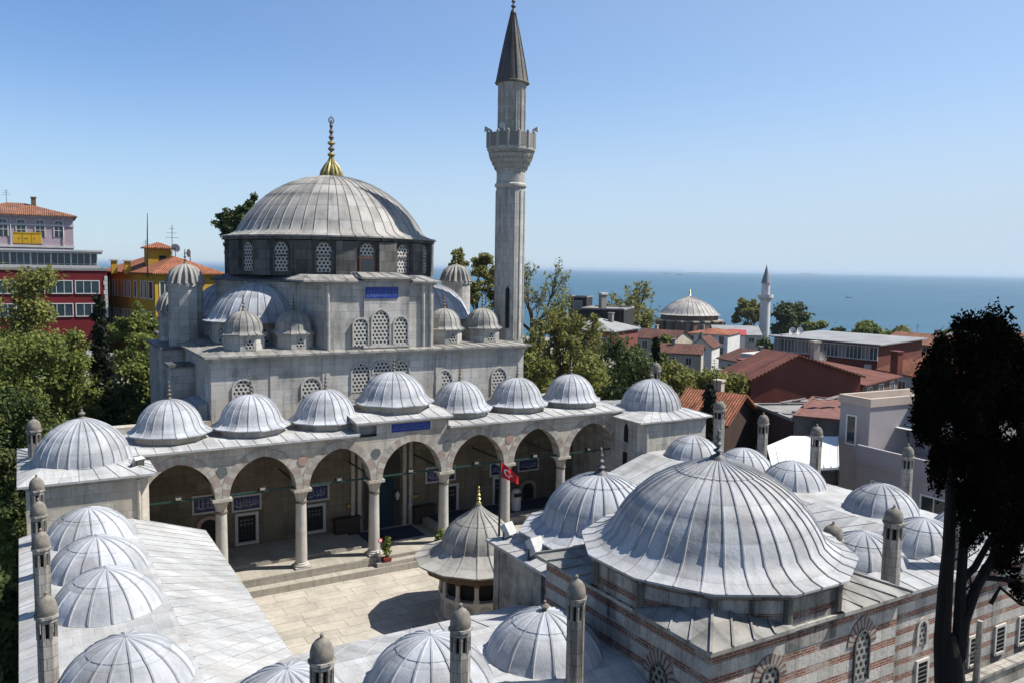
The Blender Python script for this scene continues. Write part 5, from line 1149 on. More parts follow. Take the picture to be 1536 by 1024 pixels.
def dish(px, py, D, rad, az, label, base=1.0):
    a = at_depth(px, py, D); r = thing('satellite_dish', a, label, 'satellite dish', 'rooftop satellite dishes', az)
    mb = MB(); pr = [(0.0, 0.0), (rad*.4, .03*rad), (rad*.75, .11*rad), (rad, .2*rad)]; n = 18
    def P(i, k): q, y = pr[i]; return Vector((q*math.cos(2*PI*k/n), -y, q*math.sin(2*PI*k/n)))
    for i in range(3):
        for k in range(n): mb.poly([P(i, k), P(i, k+1), P(i+1, k+1), P(i+1, k)] if i else [P(0, 0), P(1, k+1), P(1, k)], 0, None, True)
    lpart('dish', mb, W_GREY if rad > .6 else W_WHITE, r); mb = MB(); mb.tube([(0, 0, -rad*.98), (0, -rad*.7, 0)], .03, 5); mb.tube([(0, -rad*.62, 0), (0, -rad*.82, 0)], .08, 6); lpart('feed_arm', mb, IRON, r)
    mb = MB(); mb.tube([(0, .08, 0), (0, .12, -base-rad)], .05, 6); lpart('mount', mb, IRON, r)
dish(263, 373, 91, .5, R_(-15), 'round satellite dish against the sky beside the yellow roof tower'); dish(284, 380, 92, .45, R_(-70), 'tilted satellite dish seen edge on above the orange roof')
for i, (x, y, lb) in enumerate(((171, 394, 'left of two small ochre chimneys on the orange roof'), (191, 395, 'right of two small ochre chimneys on the orange roof'))):
    a = at_depth(x, y, 90); mb = MB(); mb.box((-.3, -.3, -1.2), (.3, .3, .2)); mb.box((-.42, -.42, .2), (.42, .42, .32), 1); put('roof_chimney', mb.mesh('roof_chimney', [W_YEL, W_CREAM]), None, a, lb, 'chimney')

# --- right: the quarter down to the sea
house('hilltop_house', 'black clad modern house with a flat roof below the large bare tree', 'house', 872, 130, 936, 128, 464, 10, 'flat', .25, W_DARK, W_GREY, [(.3, 2.2, 2.0, 1.6, 1, W_GREY)])
r, L, H = house('roof_cabin', 'small dark stair cabin with a railing on the roof beside the bare tree', 'cabin', 853, 136, 880, 135, 446, 4, 'flat', .2, W_DARK, W_GREY, [(.5, .6, 1.5, 1.3, 0, W_CREAM, W_GREY)])
a = at_depth(906, 463, 131); mb = MB(); mb.box((-.5, 0, -1), (.5, .8, 2.2)); mb.box((-.65, -.15, 2.2), (.65, .95, 2.5), 1); put('roof_chimney', mb.mesh('roof_chimney', [W_GREY, W_WHITE]), None, a, 'broad grey chimney with white cap on the black clad house', 'chimney')
house('terrace_house', 'low house with a grey metal roof and dull red wall among the trees', 'house', 838, 112, 918, 108, 492, 9, 'hip', 1.2, m_plain('dull_red_render', (.24, .07, .06), .85, .25, .6), R_GREY, [(.85, 1, 1.2, 1.2, 1)])
house('orchard_house', 'dark brown roofed house among the trees under the old domed church', 'house', 990, 150, 1052, 148, 528, 9, 'gablex', 1.3, W_CREAM, R_DARKR, [(.3, .8, 1, 1.3, 1), (.7, .8, 1, 1.3, 1)])
house('white_house', 'white two storey house with orange roof in front of the old domed church', 'house', 1030, 205, 1092, 200, 499, 12, 'hip', 1.0, W_WHITE, R_TILE, [(f, zt, 1.0, 1.5, 1, W_GREY) for zt in (.6, 3.2) for f in (.12, .35, .6, .85)])
house('church_annex', 'long low building with pale grey roof right of the old domed church', 'building', 1072, 238, 1142, 236, 501, 18, 'gablex', 2.0, W_CREAM, R_GREY, [(f, .8, 1.4, 1.2, 1) for f in (.2, .5, .8)])
house('white_house', 'white gabled shed in front of the white two storey house', 'house', 1036, 178, 1068, 176, 518, 8, 'gabley', 1.8, W_WHITE, R_DARKR, [(.5, .3, 1, 1, 1)])
house('brown_roof_house', 'white walled house with low brown tile roof left of the glazed restaurant', 'house', 1078, 138, 1140, 128, 536, 9, 'gablex', 1.5, W_WHITE, R_DARKR, [(.3, .7, 1.2, 1.2, 1), (.75, .7, 1.2, 1.2, 1)])
house('market_stall', 'small red canopy building among white umbrellas near the small minaret', 'stall', 1093, 215, 1118, 214, 502, 5, 'shed', 1.0, W_WHITE, m_plain('red_awning', (.42, .05, .06), .7, .15, 1))
house('pale_shed', 'bright white low building right of the brown tile roof', 'house', 1112, 120, 1162, 116, 532, 6, 'flat', .3, W_WHITE, R_WHITE, [(.4, .5, 1, 1, 1)])
r, L, H = house('restaurant', 'long glazed rooftop restaurant with grey roof above a red brown wall', 'restaurant', 1162, 112, 1318, 101, 504, 12, 'shed', .25, m_plain('red_brown_render', (.17, .045, .03), .85, .3, .6), R_GREY, [((k+.5)/14, .35, .92, 1.55, 1, WHITE, GLASSBL if k % 3 else W_GREY) for k in range(14)], .6)
for f, zt in ((.62, 3.0), (.68, 3.0), (.74, 3.0), (.8, 3.0), (.9, 2.5), (.96, 3.8)): mb = MB(); mb.box((f*L, -.4, H-zt-.65), (f*L+.8, -.02, H-zt)); lpart('air_conditioner', mb, FOAM, r)
mb = MB(); mb.box((L*.55, -.06, H-6.2), (L*.95, -.006, H-3.6)); lpart('painted_panel', mb, W_LILAC, r)
dish(1224, 532, 100, .85, R_(-10), 'left of two big grey dishes in front of the restaurant wall', 3); dish(1233, 534, 99, .8, R_(5), 'right of two big grey dishes in front of the restaurant wall', 3)
dish(1188, 497, 113, .6, R_(-10), 'left of two white dishes on the restaurant roof', .3); dish(1199, 497, 113, .6, R_(-5), 'right of two white dishes on the restaurant roof', .3)
house('brick_house', 'brown brick house with long red tile roof by the sea left of the cypress', 'house', 1325, 175, 1408, 165, 511, 10, 'gablex', 1.8, W_BRICK, R_TILE2, [(f, 1.0, 1.0, 2.2, 1, W_GREY) for f in (.12, .4, .64, .86)])
house('blue_house', 'pale blue house with orange hipped roof behind the red shed', 'house', 1320, 98, 1392, 90, 553, 9, 'hip', 2.6, W_BLUE, R_TILE, [(.2, .9, .8, 1.5, 1), (.5, .9, 1.2, 1.3, 1), (.82, .9, 1.0, 1.3, 1), (.3, 3.2, 1.0, 1.3, 1), (.7, 3.2, 1.0, 1.3, 1)])
a = at_depth(1345, 540, 92); mb = MB(); mb.box((-.45, -.45, -1.5), (.45, .45, .9)); mb.box((-.55, -.55, .9), (.55, .55, 1.05)); put('roof_chimney', mb.mesh('roof_chimney', W_OXBLOOD), None, a, 'dark red chimney on the hipped roof of the pale blue house', 'chimney')
r, L, H = house('red_shed', 'oxblood gabled shed with corrugated red roof right of the green tree', 'shed', 1127, 68.5, 1291, 71.5, 567, 4.5, 'gabley', 1.9, W_OXBLOOD, R_RED, (), .3, shift=-.1)
house('shed_annex', 'low glazed annex with red sheet roof on the right of the oxblood shed', 'annex', 1294, 75, 1346, 82, 577, 12, 'shed', 1.3, W_BRICK, R_RED, [(f, .4, 1.1, 1.2, 1) for f in (.18, .5, .82)])
r, L, H = house('ruined_house', 'roofless grey ruin with scorched plaster under the oxblood shed', 'ruin', 1129, 64, 1190, 57.5, 608, 12, 'flat', .2, W_RUST, W_GREY, [(.2, 3, .5, 1.3, 0, W_GREY)])
r, L, H = house('ruined_house', 'stained grey house with a small white door beside the lilac building', 'ruin', 1191, 57.4, 1262, 56, 625, 10, 'flat', .15, W_RUIN, m_plain('rusty_scrap', (.22, .10, .08), .9, .5, 2), [(.38, 2.6, .7, 2.0, 1, WHITE, GLASSBL), (.85, 2.6, .5, .8, 0, W_GREY)])
mb = MB(); a = at_depth(1172, 603, 60); rng = random.Random(3)
for k in range(7): p = a+Vector((k*.9, -k*.25, rng.uniform(-.1, .2))); mb.bar(p, p+Vector((rng.uniform(.6, 1.8), rng.uniform(-.6, .6), rng.uniform(-.15, .3))), .5, .05)
put('scrap_heap', mb.mesh('scrap_heap', m_plain('scrap_sheets', (.25, .22, .20), .8, .5, 2)), None, (0, 0, 0), 'loose weathered boards and sheets on the ruin', 'scrap')
# lilac modern building with a roof terrace
r, L, H = house('lilac_building', 'plain lilac grey modern building with a roof terrace behind the right madrasa wing', 'house', 1261, 52, 1306, 50, 602, 12, 'flat', .5, W_LILAC, R_FLAT, [(.42, .75, .6, 1.7, 0)], zb=-2)
mb = MB(); x1 = L+6.3; zt = H-2.35; mb.box((L+.01, -.9, 0), (x1, 9, zt-.9)); mb.box((L+.01, -1.0, zt-.9), (x1+.05, -.8, zt+.15)); mb.box((x1-.15, -.79, zt-.9), (x1+.05, 9, zt+.15)); mb.box((L+.02, -1.03, zt-.95), (x1+.06, -.9, zt-.8)); lpart('lower_block', mb, W_LILAC, r)
mb = MB(); mb.box((L+.02, -.79, zt-.88), (x1-.16, 8.9, zt-.8)); lpart('terrace_floor', mb, R_FLAT, r)
mb = MB(); mb.box((L+.02, 4.0, zt-.79), (x1-1.2, 9, H)); mb.box((L+.02, 3.9, H), (x1-1.1, 9.1, H+.35), 1); lpart('penthouse', mb, [W_LILAC, W_CREAM], r)
rect_window(r, (L+2.0, -.9, 0), (1, 0, 0), 1.7, 1.25, zt-3.1, 'window', .1, GLASS, WHITE, 1, .03, True); rect_window(r, (L+5.2, -.9, 0), (1, 0, 0), 1.5, 1.25, zt-3.1, 'window', .1, GLASS, WHITE, 1, .03, True); rect_window(r, (L+.9, -.9, 0), (1, 0, 0), 1.2, 1.3, zt-6.0, 'window', .1, DARK, WHITE, 1, .03, True)
for i, (x, y, lb) in enumerate(((1355, 634, 'farther of two white tables on the lilac roof terrace'), (1357, 641, 'nearer of two white tables on the lilac roof terrace'))):
    a = at_depth(x, y, 52-i*.9); tb = thing('terrace_table', a-Vector((0, 0, .75)), lb, 'table', 'tables on the roof terrace', r.rotation_euler.z); mb = MB(); mb.box((-.65, -.4, .72), (.65, .4, .76)); lpart('tabletop', mb, WHITE, tb)
    for sx in (-.55, .55):
        for sy in (-.32, .32): mb = MB(); mb.bar((sx, sy, 0), (sx, sy, .72), .05, .05); lpart('leg', mb, IRON, tb)
# white canopy beyond the right wing
cz = 6.2; P4 = [at_z(1160, 706, cz-.35), at_z(1258, 700, cz-.2), at_z(1257, 654, cz), at_z(1186, 653, cz+.15), at_z(1150, 668, cz)]
mb = MB(); lo = [p-Vector((0, 0, .12)) for p in P4]; mb.poly(P4, 0); mb.poly(lo[::-1], 0)
for i in range(5): j = (i+1) % 5; mb.poly([lo[i], lo[j], P4[j], P4[i]])
for f in [k/9 for k in range(10)]: mb.bar(P4[0].lerp(P4[1], f)+Vector((0, 0, .03)), P4[4].lerp(P4[2], f)+Vector((0, 0, .03)), .04, .05)
cy_ = thing('metal_canopy', (*[sum(p[i] for p in P4)/5 for i in (0, 1)], 0), 'white sheet metal canopy roof beyond the right madrasa wing', 'canopy'); part('canopy_roof', mb, R_WHITE, cy_)
for p in (P4[0], P4[1], P4[4], P4[2]): mb = MB(); mb.bar((p.x, p.y, -1.5), (p.x, p.y, p.z-.14), .14, .14); part('post', mb, IRON, cy_)
house('tile_roof_house', 'old house with tumbled orange tiles between the chimneys and the ruin', 'house', 1088, 60, 1131, 64, 630, 4, 'gabley', 1.6, W_RUST, R_TILE, (), .5)
house('tile_roof_house', 'brown tiled house half hidden by the dark conifer', 'house', 1054, 76, 1112, 78, 603, 5, 'hip', 1.8, W_RUST, R_DARKR, [(.5, .7, 1, 1.2, 1)], .5)
house('tile_roof_house', 'grey roofed house right of the cypress crown at the edge of the view', 'house', 1495, 150, 1560, 140, 518, 12, 'gablex', 2.0, m_plain('red_plank_wall', (.22, .05, .05), .8, .3, .5), R_TILE2, [(.5, 1, 1.2, 1.4, 1)])
house('tile_roof_house', 'low roof with a white sign wall among the trees behind the portico end', 'house', 868, 96, 945, 92, 552, 9, 'gablex', 1.3, W_BRICK, m_plain('weathered_sheet', (.36, .33, .30), .8, .4, .8), [(.3, .8, 1, 1.2, 1), (.6, .8, 1, 1.2, 1)])
house('tile_roof_house', 'long pale roof behind the bare tree right of the big minaret', 'house', 770, 100, 866, 98, 526, 8, 'gablex', 1.4, W_CREAM, m_plain('weathered_sheet2', (.40, .38, .34), .8, .4, .8), ())
house('garden_house', 'pale roofed low house seen through the trees on the far left', 'house', -20, 62, 62, 58, 553, 6, 'gablex', 1.0, W_CREAM, R_GREY, ())
house('garden_house', 'pale roofed low house behind the green trees left of the dark conifer', 'house', 72, 64, 110, 62, 545, 6, 'gablex', .8, W_CREAM, R_GREY, ())
house('garden_house', 'small brick house with grey roof close to the left flank of the mosque', 'house', 205, 68, 236, 66, 548, 6, 'gablex', .8, W_BRICK, R_GREY, ())
for i, (x, D, y, w, lb) in enumerate(((1480, 230, 507, 60, 'pale'), (1415, 220, 508, 50, 'grey'), (1230, 250, 508, 70, 'cream'), (950, 180, 505, 60, 'tan'))):
    house('shore_house', f'small {lb} house with tile roof near the shore '+('right of the cypress', 'behind the cypress', 'behind the restaurant', 'left of the old domed church')[i], 'house', x, D, x+w, D-6, y, 9, 'gablex', 1.6, (W_WHITE, W_GREY, W_CREAM, W_CREAM)[i], (R_TILE2, R_GREY, R_TILE, R_DARKR)[i], [(.3, .8, 1.2, 1.5, 1), (.7, .8, 1.2, 1.5, 1)])

# --- old domed church
KC = at_depth(1034, 472, 270); kz = KC.z; ch = thing('domed_church', (KC.x, KC.y, terr(KC.x, KC.y)-1), 'old brick church with a pale shallow ribbed dome near the sea', 'church')
mb = MB(); mb.prism(ngon(16, 9.2, (KC.x, KC.y)), kz-8, kz); mb.prism(ngon(8, 13.5, (KC.x, KC.y), PI/8), kz-22, kz-6.5)
for k in range(16):
    a = ang(k+.5, 16); mb.box((KC.x+9.6*math.cos(a)-.9, KC.y+9.6*math.sin(a)-.9, kz-7), (KC.x+9.6*math.cos(a)+.9, KC.y+9.6*math.sin(a)+.9, kz-1.9)); mb.box((KC.x+9.6*math.cos(a)-1.2, KC.y+9.6*math.sin(a)-1.2, kz-1.9), (KC.x+9.6*math.cos(a)+1.2, KC.y+9.6*math.sin(a)+1.2, kz-1.5), 1)
part('church_wall', mb, [W_BRICK, W_CREAM], ch)
part('church_dome', dome_mesh('church_dome', 9.0, 4.7, 32, 10.2, .5, 16, 0, m_lead('church_lead', (.50, .47, .43), .4, .6, False, .5), 10, (.5,), .12, .1, point=1.0), bpy.data.materials['church_lead'], ch, (KC.x, KC.y, kz+.6))
part('finial', finial('finial', 2.2, .4, BRASS, 2), BRASS, ch, (KC.x, KC.y, kz+6.1))
for k in range(16):
    a = ang(k, 16)
    if math.cos(a)*KC.x+math.sin(a)*KC.y > 0: continue
    mb = MB(); rr = 9.2*math.cos(PI/16) if False else 9.22; wall_panel(mb, (KC.x+rr*math.cos(a), KC.y+rr*math.sin(a), 0), Vector((-math.sin(a), math.cos(a), 0)), [(-.6, kz-5), (.6, kz-5)]+arch(.6, kz-2.4, kz-1.5, 4), .05, .3); part('drum_window', mb, W_GREY, ch)
# --- distant minaret
MC = at_depth(1146, 497, 276); m2 = thing('distant_minaret', (MC.x, MC.y, MC.z-6), 'small distant minaret against the sea among the shore trees', 'minaret'); zz = lambda y: at_depth(1147, y, 276).z
mb = MB(); mb.lathe([(1.75, MC.z-6), (1.65, zz(455)), (1.5, zz(444))], 14, (MC.x, MC.y, 0)); mb.lathe([(1.35, zz(446)), (1.3, zz(425))], 14, (MC.x, MC.y, 0)); part('shaft', mb, W_WHITE, m2)
mb = MB(); mb.lathe([(1.5, zz(452)), (2.3, zz(447)), (2.5, zz(446.5)), (2.5, zz(442)), (2.35, zz(442)), (2.3, zz(446))], 14, (MC.x, MC.y, 0)); part('balcony', mb, W_WHITE, m2)
mb = MB(); mb.lathe([(1.3, zz(425)), (1.65, zz(425)), (1.55, zz(424)), (.1, zz(399)), (0.0, zz(394))], 14, (MC.x, MC.y, 0)); part('spire', mb, m_plain('grey_spire', (.22, .23, .25), .6, .2, 1), m2)

# --- ships and islands
def ship(x, y, L, label, kind):
    d = ray(x, y); t = (SEAZ-CAMH)/d.z; p = CAM+d*t; r = thing('ship', (p.x, p.y, SEAZ), label, 'ship', 'ships on the sea', -YAW+R_(8)); h = L*.07
    mb = MB(); pl = [(-L/2, -L*.06), (L*.4, -L*.07), (L/2, 0), (L*.4, L*.07), (-L/2, L*.06)]; mb.prism([(a*.96, b*.8) for a, b in pl], -2, h, 0, pl2=pl); lpart('hull', mb, W_GREY if kind else W_DARK, r)
    mb = MB(); mb.box((-L*.42, -L*.05, h), (-L*.24, L*.05, h+L*.13)); mb.box((-L*.4, -L*.04, h+L*.13), (-L*.27, L*.04, h+L*.17)); lpart('bridge', mb, W_WHITE, r); mb = MB(); mb.bar((-L*.36, 0, h+L*.17), (-L*.36, 0, h+L*.24), L*.03, L*.03); lpart('funnel', mb, W_RED, r)
    mb = MB(); mb.box((-L*.18, -L*.045, h), (L*.35, L*.045, h+L*.05)); lpart('deck_cargo', mb, W_CREAM, r)
ship(999, 411, 90, 'larger of two cargo ships near the horizon above the domed church', 1); ship(1019, 413, 60, 'smaller of two cargo ships near the horizon above the domed church', 1); ship(1273, 447, 12, 'little white boat on the open sea right of the distant minaret', 1)
def isl(x0, x1, yt, D, seed):
    rng = random.Random(seed); mb = MB(); n = 24; pts = []
    for i in range(n+1):
        f = i/n; a = at_depth(x0+(x1-x0)*f, 405, D); hgt = (at_depth(x0, 405, D).z-at_depth(x0, 405+(405-yt), D).z)*(math.sin(PI*f)**.7)*(.6+.4*math.sin(f*7+seed)*rng.uniform(.6, 1)); pts.append((Vector((a.x, a.y, SEAZ-5)), hgt))
    back = Vector((_fw.x, _fw.y, 0)).normalized()*900
    for i in range(n):
        (p, h), (q, g) = pts[i], pts[i+1]; up = Vector((0, 0, 1)); P, Q = p+up*(h+CAMH+25)*1.0 if False else p+up*(h+5), q+up*(g+5)
        mb.poly([p-back, q-back, Q, P], 0, None, True); mb.poly([P, Q, q+back, p+back], 0, None, True)
    put('far_hills', mb.mesh('far_hills', m_plain('island_scrub', (.10, .12, .08), .95, .2, .01)), kind='structure')
isl(1030, 1085, 402, 14000, 1); isl(1183, 1224, 401.5, 14500, 3)

# ================================================================== TREES
def tree_thing(name, label, cat, x, y, group): z = terr(x, y)-.4; return thing(name, (x, y, z), label, cat, group), z
def crown_blobs(rng, R, Hc, z0, n, flat=.8):
    out = [(0, 0, z0+Hc*.5, R*.55, R*.55, Hc*.42)]
    for k in range(n):
        a = rng.uniform(0, 2*PI); f = rng.uniform(.08, .95); rr = R*(.35+.5*rng.random())*math.sin(PI*(.18+.72*f))**.6; s = R*rng.uniform(.24, .46)
        out.append((rr*math.cos(a), rr*math.sin(a), z0+Hc*f, s, s*rng.uniform(.8, 1.2), s*flat*rng.uniform(.7, 1.1)))
    return out
def tree(label, xp, D, ytop, wpx, style, seed, zbase=None, dens=1.0, group='trees around the mosque', hc=.72, name='leafy_tree', mat=None, leaf=None):
    p = at_depth(xp, ytop, D); R = wpx/2*D/1240; r, z = tree_thing(name, label, 'tree', p.x, p.y, group); H = p.z-z; rng = random.Random(seed)
    Hc = min(H*.92, max(H*hc, R*1.2)); bl = crown_blobs(rng, R, Hc*.95, H-Hc, 26)
    mat = mat or L_GREEN; n = int(min(34000, max(6000, 2300*R*R*.55))*dens); lf = leaf or max(.16, .0032*D)
    n = int(n*min(1.0, (.3/lf)**1.2)); lpart('crown', leaf_mesh('crown', bl, n, lf, mat, seed), mat, r)
    mb = MB(); rt = max(.12, R*.07); top = Vector((rng.uniform(-.3, .3), rng.uniform(-.3, .3), H-Hc*.55)); mb.tube([(0, 0, -.5), (0, 0, H*.1), top*.6, top], [rt*1.25, rt, rt*.8, rt*.45], 7)
    for b in bl[1:12]:
        e = Vector(b[:3]); s = Vector((0, 0, 0)).lerp(top, rng.uniform(.55, .98)); m = s.lerp(e, .5)+Vector((0, 0, .1*R)); mb.tube([s, m, e], [rt*.4, rt*.25, rt*.08], 5)
    lpart('trunk', mb, BARK, r); return r
def bare_tree(label, xp, D, ytop, wpx, seed, leaves=.5, group='spring trees with open crowns', depth=6, yb=None, lf=None, mat=None):
    p = at_depth(xp, ytop, D); R = wpx/2*D/1240; r, z = tree_thing('bare_tree', label, 'tree', p.x, p.y, group); H = p.z-z; rng = random.Random(seed); mb = MB(); tips = []
    h0 = max(H-R*2.1, H*.22); k0 = max(.14, R*.06)
    def grow(a, d, L, rad, lev):
        b = a+d*L; m = a.lerp(b, .5)+Vector((rng.uniform(-1, 1), rng.uniform(-1, 1), rng.uniform(-.5, .5)))*L*.07; mb.tube([a, m, b], [rad, rad*.85, rad*.66], 6 if lev < 2 else 3, cap=False)
        if lev >= depth: tips.append(b); return
        if lev >= depth-2: tips.append(m)
        for i in range(3 if lev < 3 else rng.choice((2, 2, 3))):
            ax = Vector((rng.gauss(0, 1), rng.gauss(0, 1), rng.gauss(0, 1))).normalized(); nd = (d+ax*.62+Vector((0, 0, .10))).normalized(); grow(b if i == 0 else a.lerp(b, rng.uniform(.55, 1)), nd, L*rng.uniform(.66, .86), rad*.62, lev+1)
    mb.tube([(0, 0, -.5), (0, 0, h0)], [k0*1.3, k0], 7, cap=False)
    for i in range(5):
        a = 2*PI*i/5+rng.uniform(-.3, .3); grow(Vector((0, 0, h0*rng.uniform(.8, 1))), Vector((math.cos(a)*.75, math.sin(a)*.75, rng.uniform(.45, 1.1))).normalized(), R*.44, k0*.6, 1)
    T = np.array([tuple(t) for t in tips]); ext = np.percentile(T[:, 2], 97); sz = (H)/ext; sxy = R/np.percentile(np.hypot(T[:, 0], T[:, 1]), 92)
    mb.v = [(x*sxy if zz_ > h0*.75 else x, y*sxy if zz_ > h0*.75 else y, zz_*sz) for x, y, zz_ in mb.v]; lpart('branches', mb, BARK, r); T *= (sxy, sxy, sz)
    n = int(len(T)*4*leaves); g = np.random.default_rng(seed); 
    if n > 10:
        s = R*.13; bl = [(*T[i], s, s, s*.8) for i in g.choice(len(T), min(len(T), 400), replace=False)]; lpart('crown', leaf_mesh('crown', bl, n, lf or max(.13, .0026*D), mat or L_SPRING, seed, .5), mat or L_SPRING, r)
    return r
def conifer(label, xp, D, ytop, wpx, seed, mat=None, group='dark conifers', n=9000):
    p = at_depth(xp, ytop, D); R = wpx/2*D/1240; r, z = tree_thing('conifer', label, 'tree', p.x, p.y, group); H = p.z-z; rng = random.Random(seed); bl = []
    for k in range(34):
        f = (k+.5)/34; a = k*2.4; rr = R*(1-f)**.75*.62; s = R*(.22+.3*(1-f)); bl.append((rr*math.cos(a), rr*math.sin(a), H*(.12+.86*f), s, s, s*1.4))
    lpart('crown', leaf_mesh('crown', bl, n, max(.16, .0032*D), mat or L_CONIF, seed, .5, 2.2, .3), mat or L_CONIF, r); mb = MB(); mb.tube([(0, 0, -.5), (0, 0, H*.9)], [R*.1, .04], 7); lpart('trunk', mb, BARK, r); return r

# left grove
tree('big olive green tree rising in front of the crimson building at the left edge', 20, 58, 388, 150, 0, 11, mat=L_OLIVE, hc=.8)
tree('bright green tree below the big olive green one on the left', 40, 52, 478, 150, 0, 12, mat=L_GREEN)
tree('bright green tree just left of the narrow dark conifer', 98, 54, 482, 90, 0, 13, mat=L_GREEN)
tree('green tree between the dark conifer and the mosque flank', 205, 62, 478, 90, 0, 14, mat=L_GREEN)
tree('deep green tree low down beside the left corner dome', 165, 56, 545, 130, 0, 15, mat=L_DEEP, hc=.85)
tree('dark green tree behind the left corner dome', 70, 48, 570, 150, 0, 16, mat=L_DEEP, hc=.85)
tree('deep green tree filling the gap left of the narrow conifer', 120, 60, 535, 110, 0, 71, mat=L_DEEP, hc=.95)
tree('deep green tree right of the narrow conifer near the mosque flank', 185, 66, 520, 110, 0, 72, mat=L_DEEP, hc=.95)
tree('olive green tree at the left edge above the pale garden house', 50, 64, 440, 120, 0, 73, mat=L_OLIVE, hc=.95)
tree('deep green tree behind the leftmost portico dome', 240, 60, 590, 90, 0, 74, mat=L_DEEP, hc=.95)
tree('dark spreading tree at the left edge level with the portico roof', -10, 46, 560, 130, 0, 17, mat=L_DEEP, hc=.85)
tree('shaded tree against the left wall of the prayer hall', 238, 58, 560, 70, 0, 18, mat=L_DEEP, hc=.85)
conifer('narrow dark conifer standing before the crimson building', 148, 56, 438, 62, 19)
bare_tree('thin leafed tree in front of the yellow houses', 215, 70, 470, 80, 20, 2.5, mat=L_GREEN)
for i, (x, D, y, w, lb) in enumerate(((8, 36, 745, 70, 'low green shrub tree left of the chimneys'), (2, 30, 830, 60, 'shaded shrub tree at the left edge below the chimneys'), (10, 42, 660, 70, 'dark shrub tree left of the corner room'))): tree(lb, x, D, y, w, 0, 30+i, mat=L_DEEP if i else L_GREEN, hc=.9)
bare_tree('dark open crowned tree showing behind the left side of the main dome', 370, 84, 314, 88, 41, 4.0, mat=L_DEEP, group='trees around the mosque', lf=.26)
# right of and behind the minaret
bare_tree('half bare spring tree left of the big minaret', 716, 84, 384, 84, 42, 2.6)
bare_tree('large nearly bare tree right of the big minaret', 800, 80, 402, 120, 43, .5)
bare_tree('yellowish half bare tree beside the right portico domes', 846, 74, 470, 130, 44, 2.6)
tree('yellow green tree low behind the right portico domes', 812, 70, 522, 100, 0, 45, mat=L_OLIVE, hc=.85)
tree('yellow green tree behind the rightmost portico dome', 880, 66, 540, 90, 0, 55, mat=L_OLIVE, hc=.85)
tree('large dark green tree behind the right corner dome', 945, 60, 498, 130, 0, 46, mat=L_DEEP, hc=.95)
tree('second dark green tree between the bare tree and the right corner dome', 900, 64, 520, 100, 0, 75, mat=L_OLIVE, hc=.95)
tree('olive green tree hiding the houses below the old domed church', 1035, 72, 545, 84, 0, 76, mat=L_OLIVE, hc=.95)
tree('olive tree between the dark green tree and the conifer', 1006, 70, 530, 80, 0, 56, mat=L_OLIVE, hc=.9)
tree('deep green tree below the white gabled shed', 975, 92, 524, 76, 0, 81, mat=L_DEEP, hc=.95)
tree('deep green tree before the dull red terrace house', 930, 88, 512, 80, 0, 86, mat=L_DEEP, hc=.95)
tree('olive green tree between the bare trees right of the big minaret', 838, 86, 505, 90, 0, 87, mat=L_OLIVE, hc=.95)
tree('olive tree directly left of the brown roofed house', 1018, 98, 544, 66, 0, 82, mat=L_OLIVE, hc=.95)
tree('fresh green tree in front of the brown roofed house', 1062, 96, 548, 70, 0, 83, mat=L_OLIVE, hc=.95)
tree('deep green tree behind the oxblood shed and left of its ridge', 1100, 100, 545, 50, 0, 84, mat=L_DEEP, hc=.95)
tree('green tree under the grey roofed terrace house', 868, 96, 500, 80, 0, 85, mat=L_OLIVE, hc=.95)
conifer('dark conifer behind the corner room chimney', 1065, 58, 575, 56, 47)
conifer('slim dark conifer in the middle of the trees', 985, 75, 505, 30, 48)
tree('light green tree left of the oxblood shed', 1085, 68, 543, 100, 0, 49, mat=L_OLIVE, hc=.9)
tree('green tree directly beside the oxblood shed roof', 1108, 68, 575, 60, 0, 57, mat=L_GREEN, hc=.9)
bare_tree('broad grey bare tree by the sea behind the black clad house', 938, 165, 432, 96, 50, .6, depth=6)
tree('bright green tree left of the white two storey house', 1000, 160, 497, 44, 0, 51, mat=L_GREEN, group='trees near the shore')
bare_tree('umbrella shaped tree left of the distant minaret', 1128, 285, 455, 50, 52, 3, group='trees near the shore')
for i, (x, D, y, w, m, lb) in enumerate(((1186, 290, 447, 62, L_DEEP, 'largest dark tree right of the distant minaret'), (1224, 260, 476, 50, L_GREEN, 'green tree between the dark shore tree and the restaurant dishes'), (1256, 240, 484, 30, L_DEEP, 'small pointed tree behind the restaurant roof'), (1298, 230, 479, 60, L_GREEN, 'pale green tree behind the right end of the restaurant'), (1360, 220, 487, 60, L_OLIVE, 'light tree behind the brown brick house'), (1150, 170, 498, 46, L_DEEP, 'dark bush left of the restaurant'), (1362, 130, 522, 40, L_GREEN, 'yellow green bush before the brown brick house'), (1122, 280, 478, 44, L_DEEP, 'dark bushy tree at the foot of the distant minaret'), (1540, 230, 500, 60, L_DEEP, 'tree at the right edge by the sea'), (1420, 235, 492, 60, L_OLIVE, 'shore tree behind the cypress crown'), (1330, 270, 492, 50, L_GREEN, 'shore tree right of the restaurant'), (900, 240, 470, 60, L_OLIVE, 'shore tree behind the black clad house'), (970, 250, 470, 40, L_OLIVE, 'shore tree left of the domed church'))):
    tree(lb, x, D, y, w, 0, 60+i, mat=m, group='trees near the shore', hc=.85)

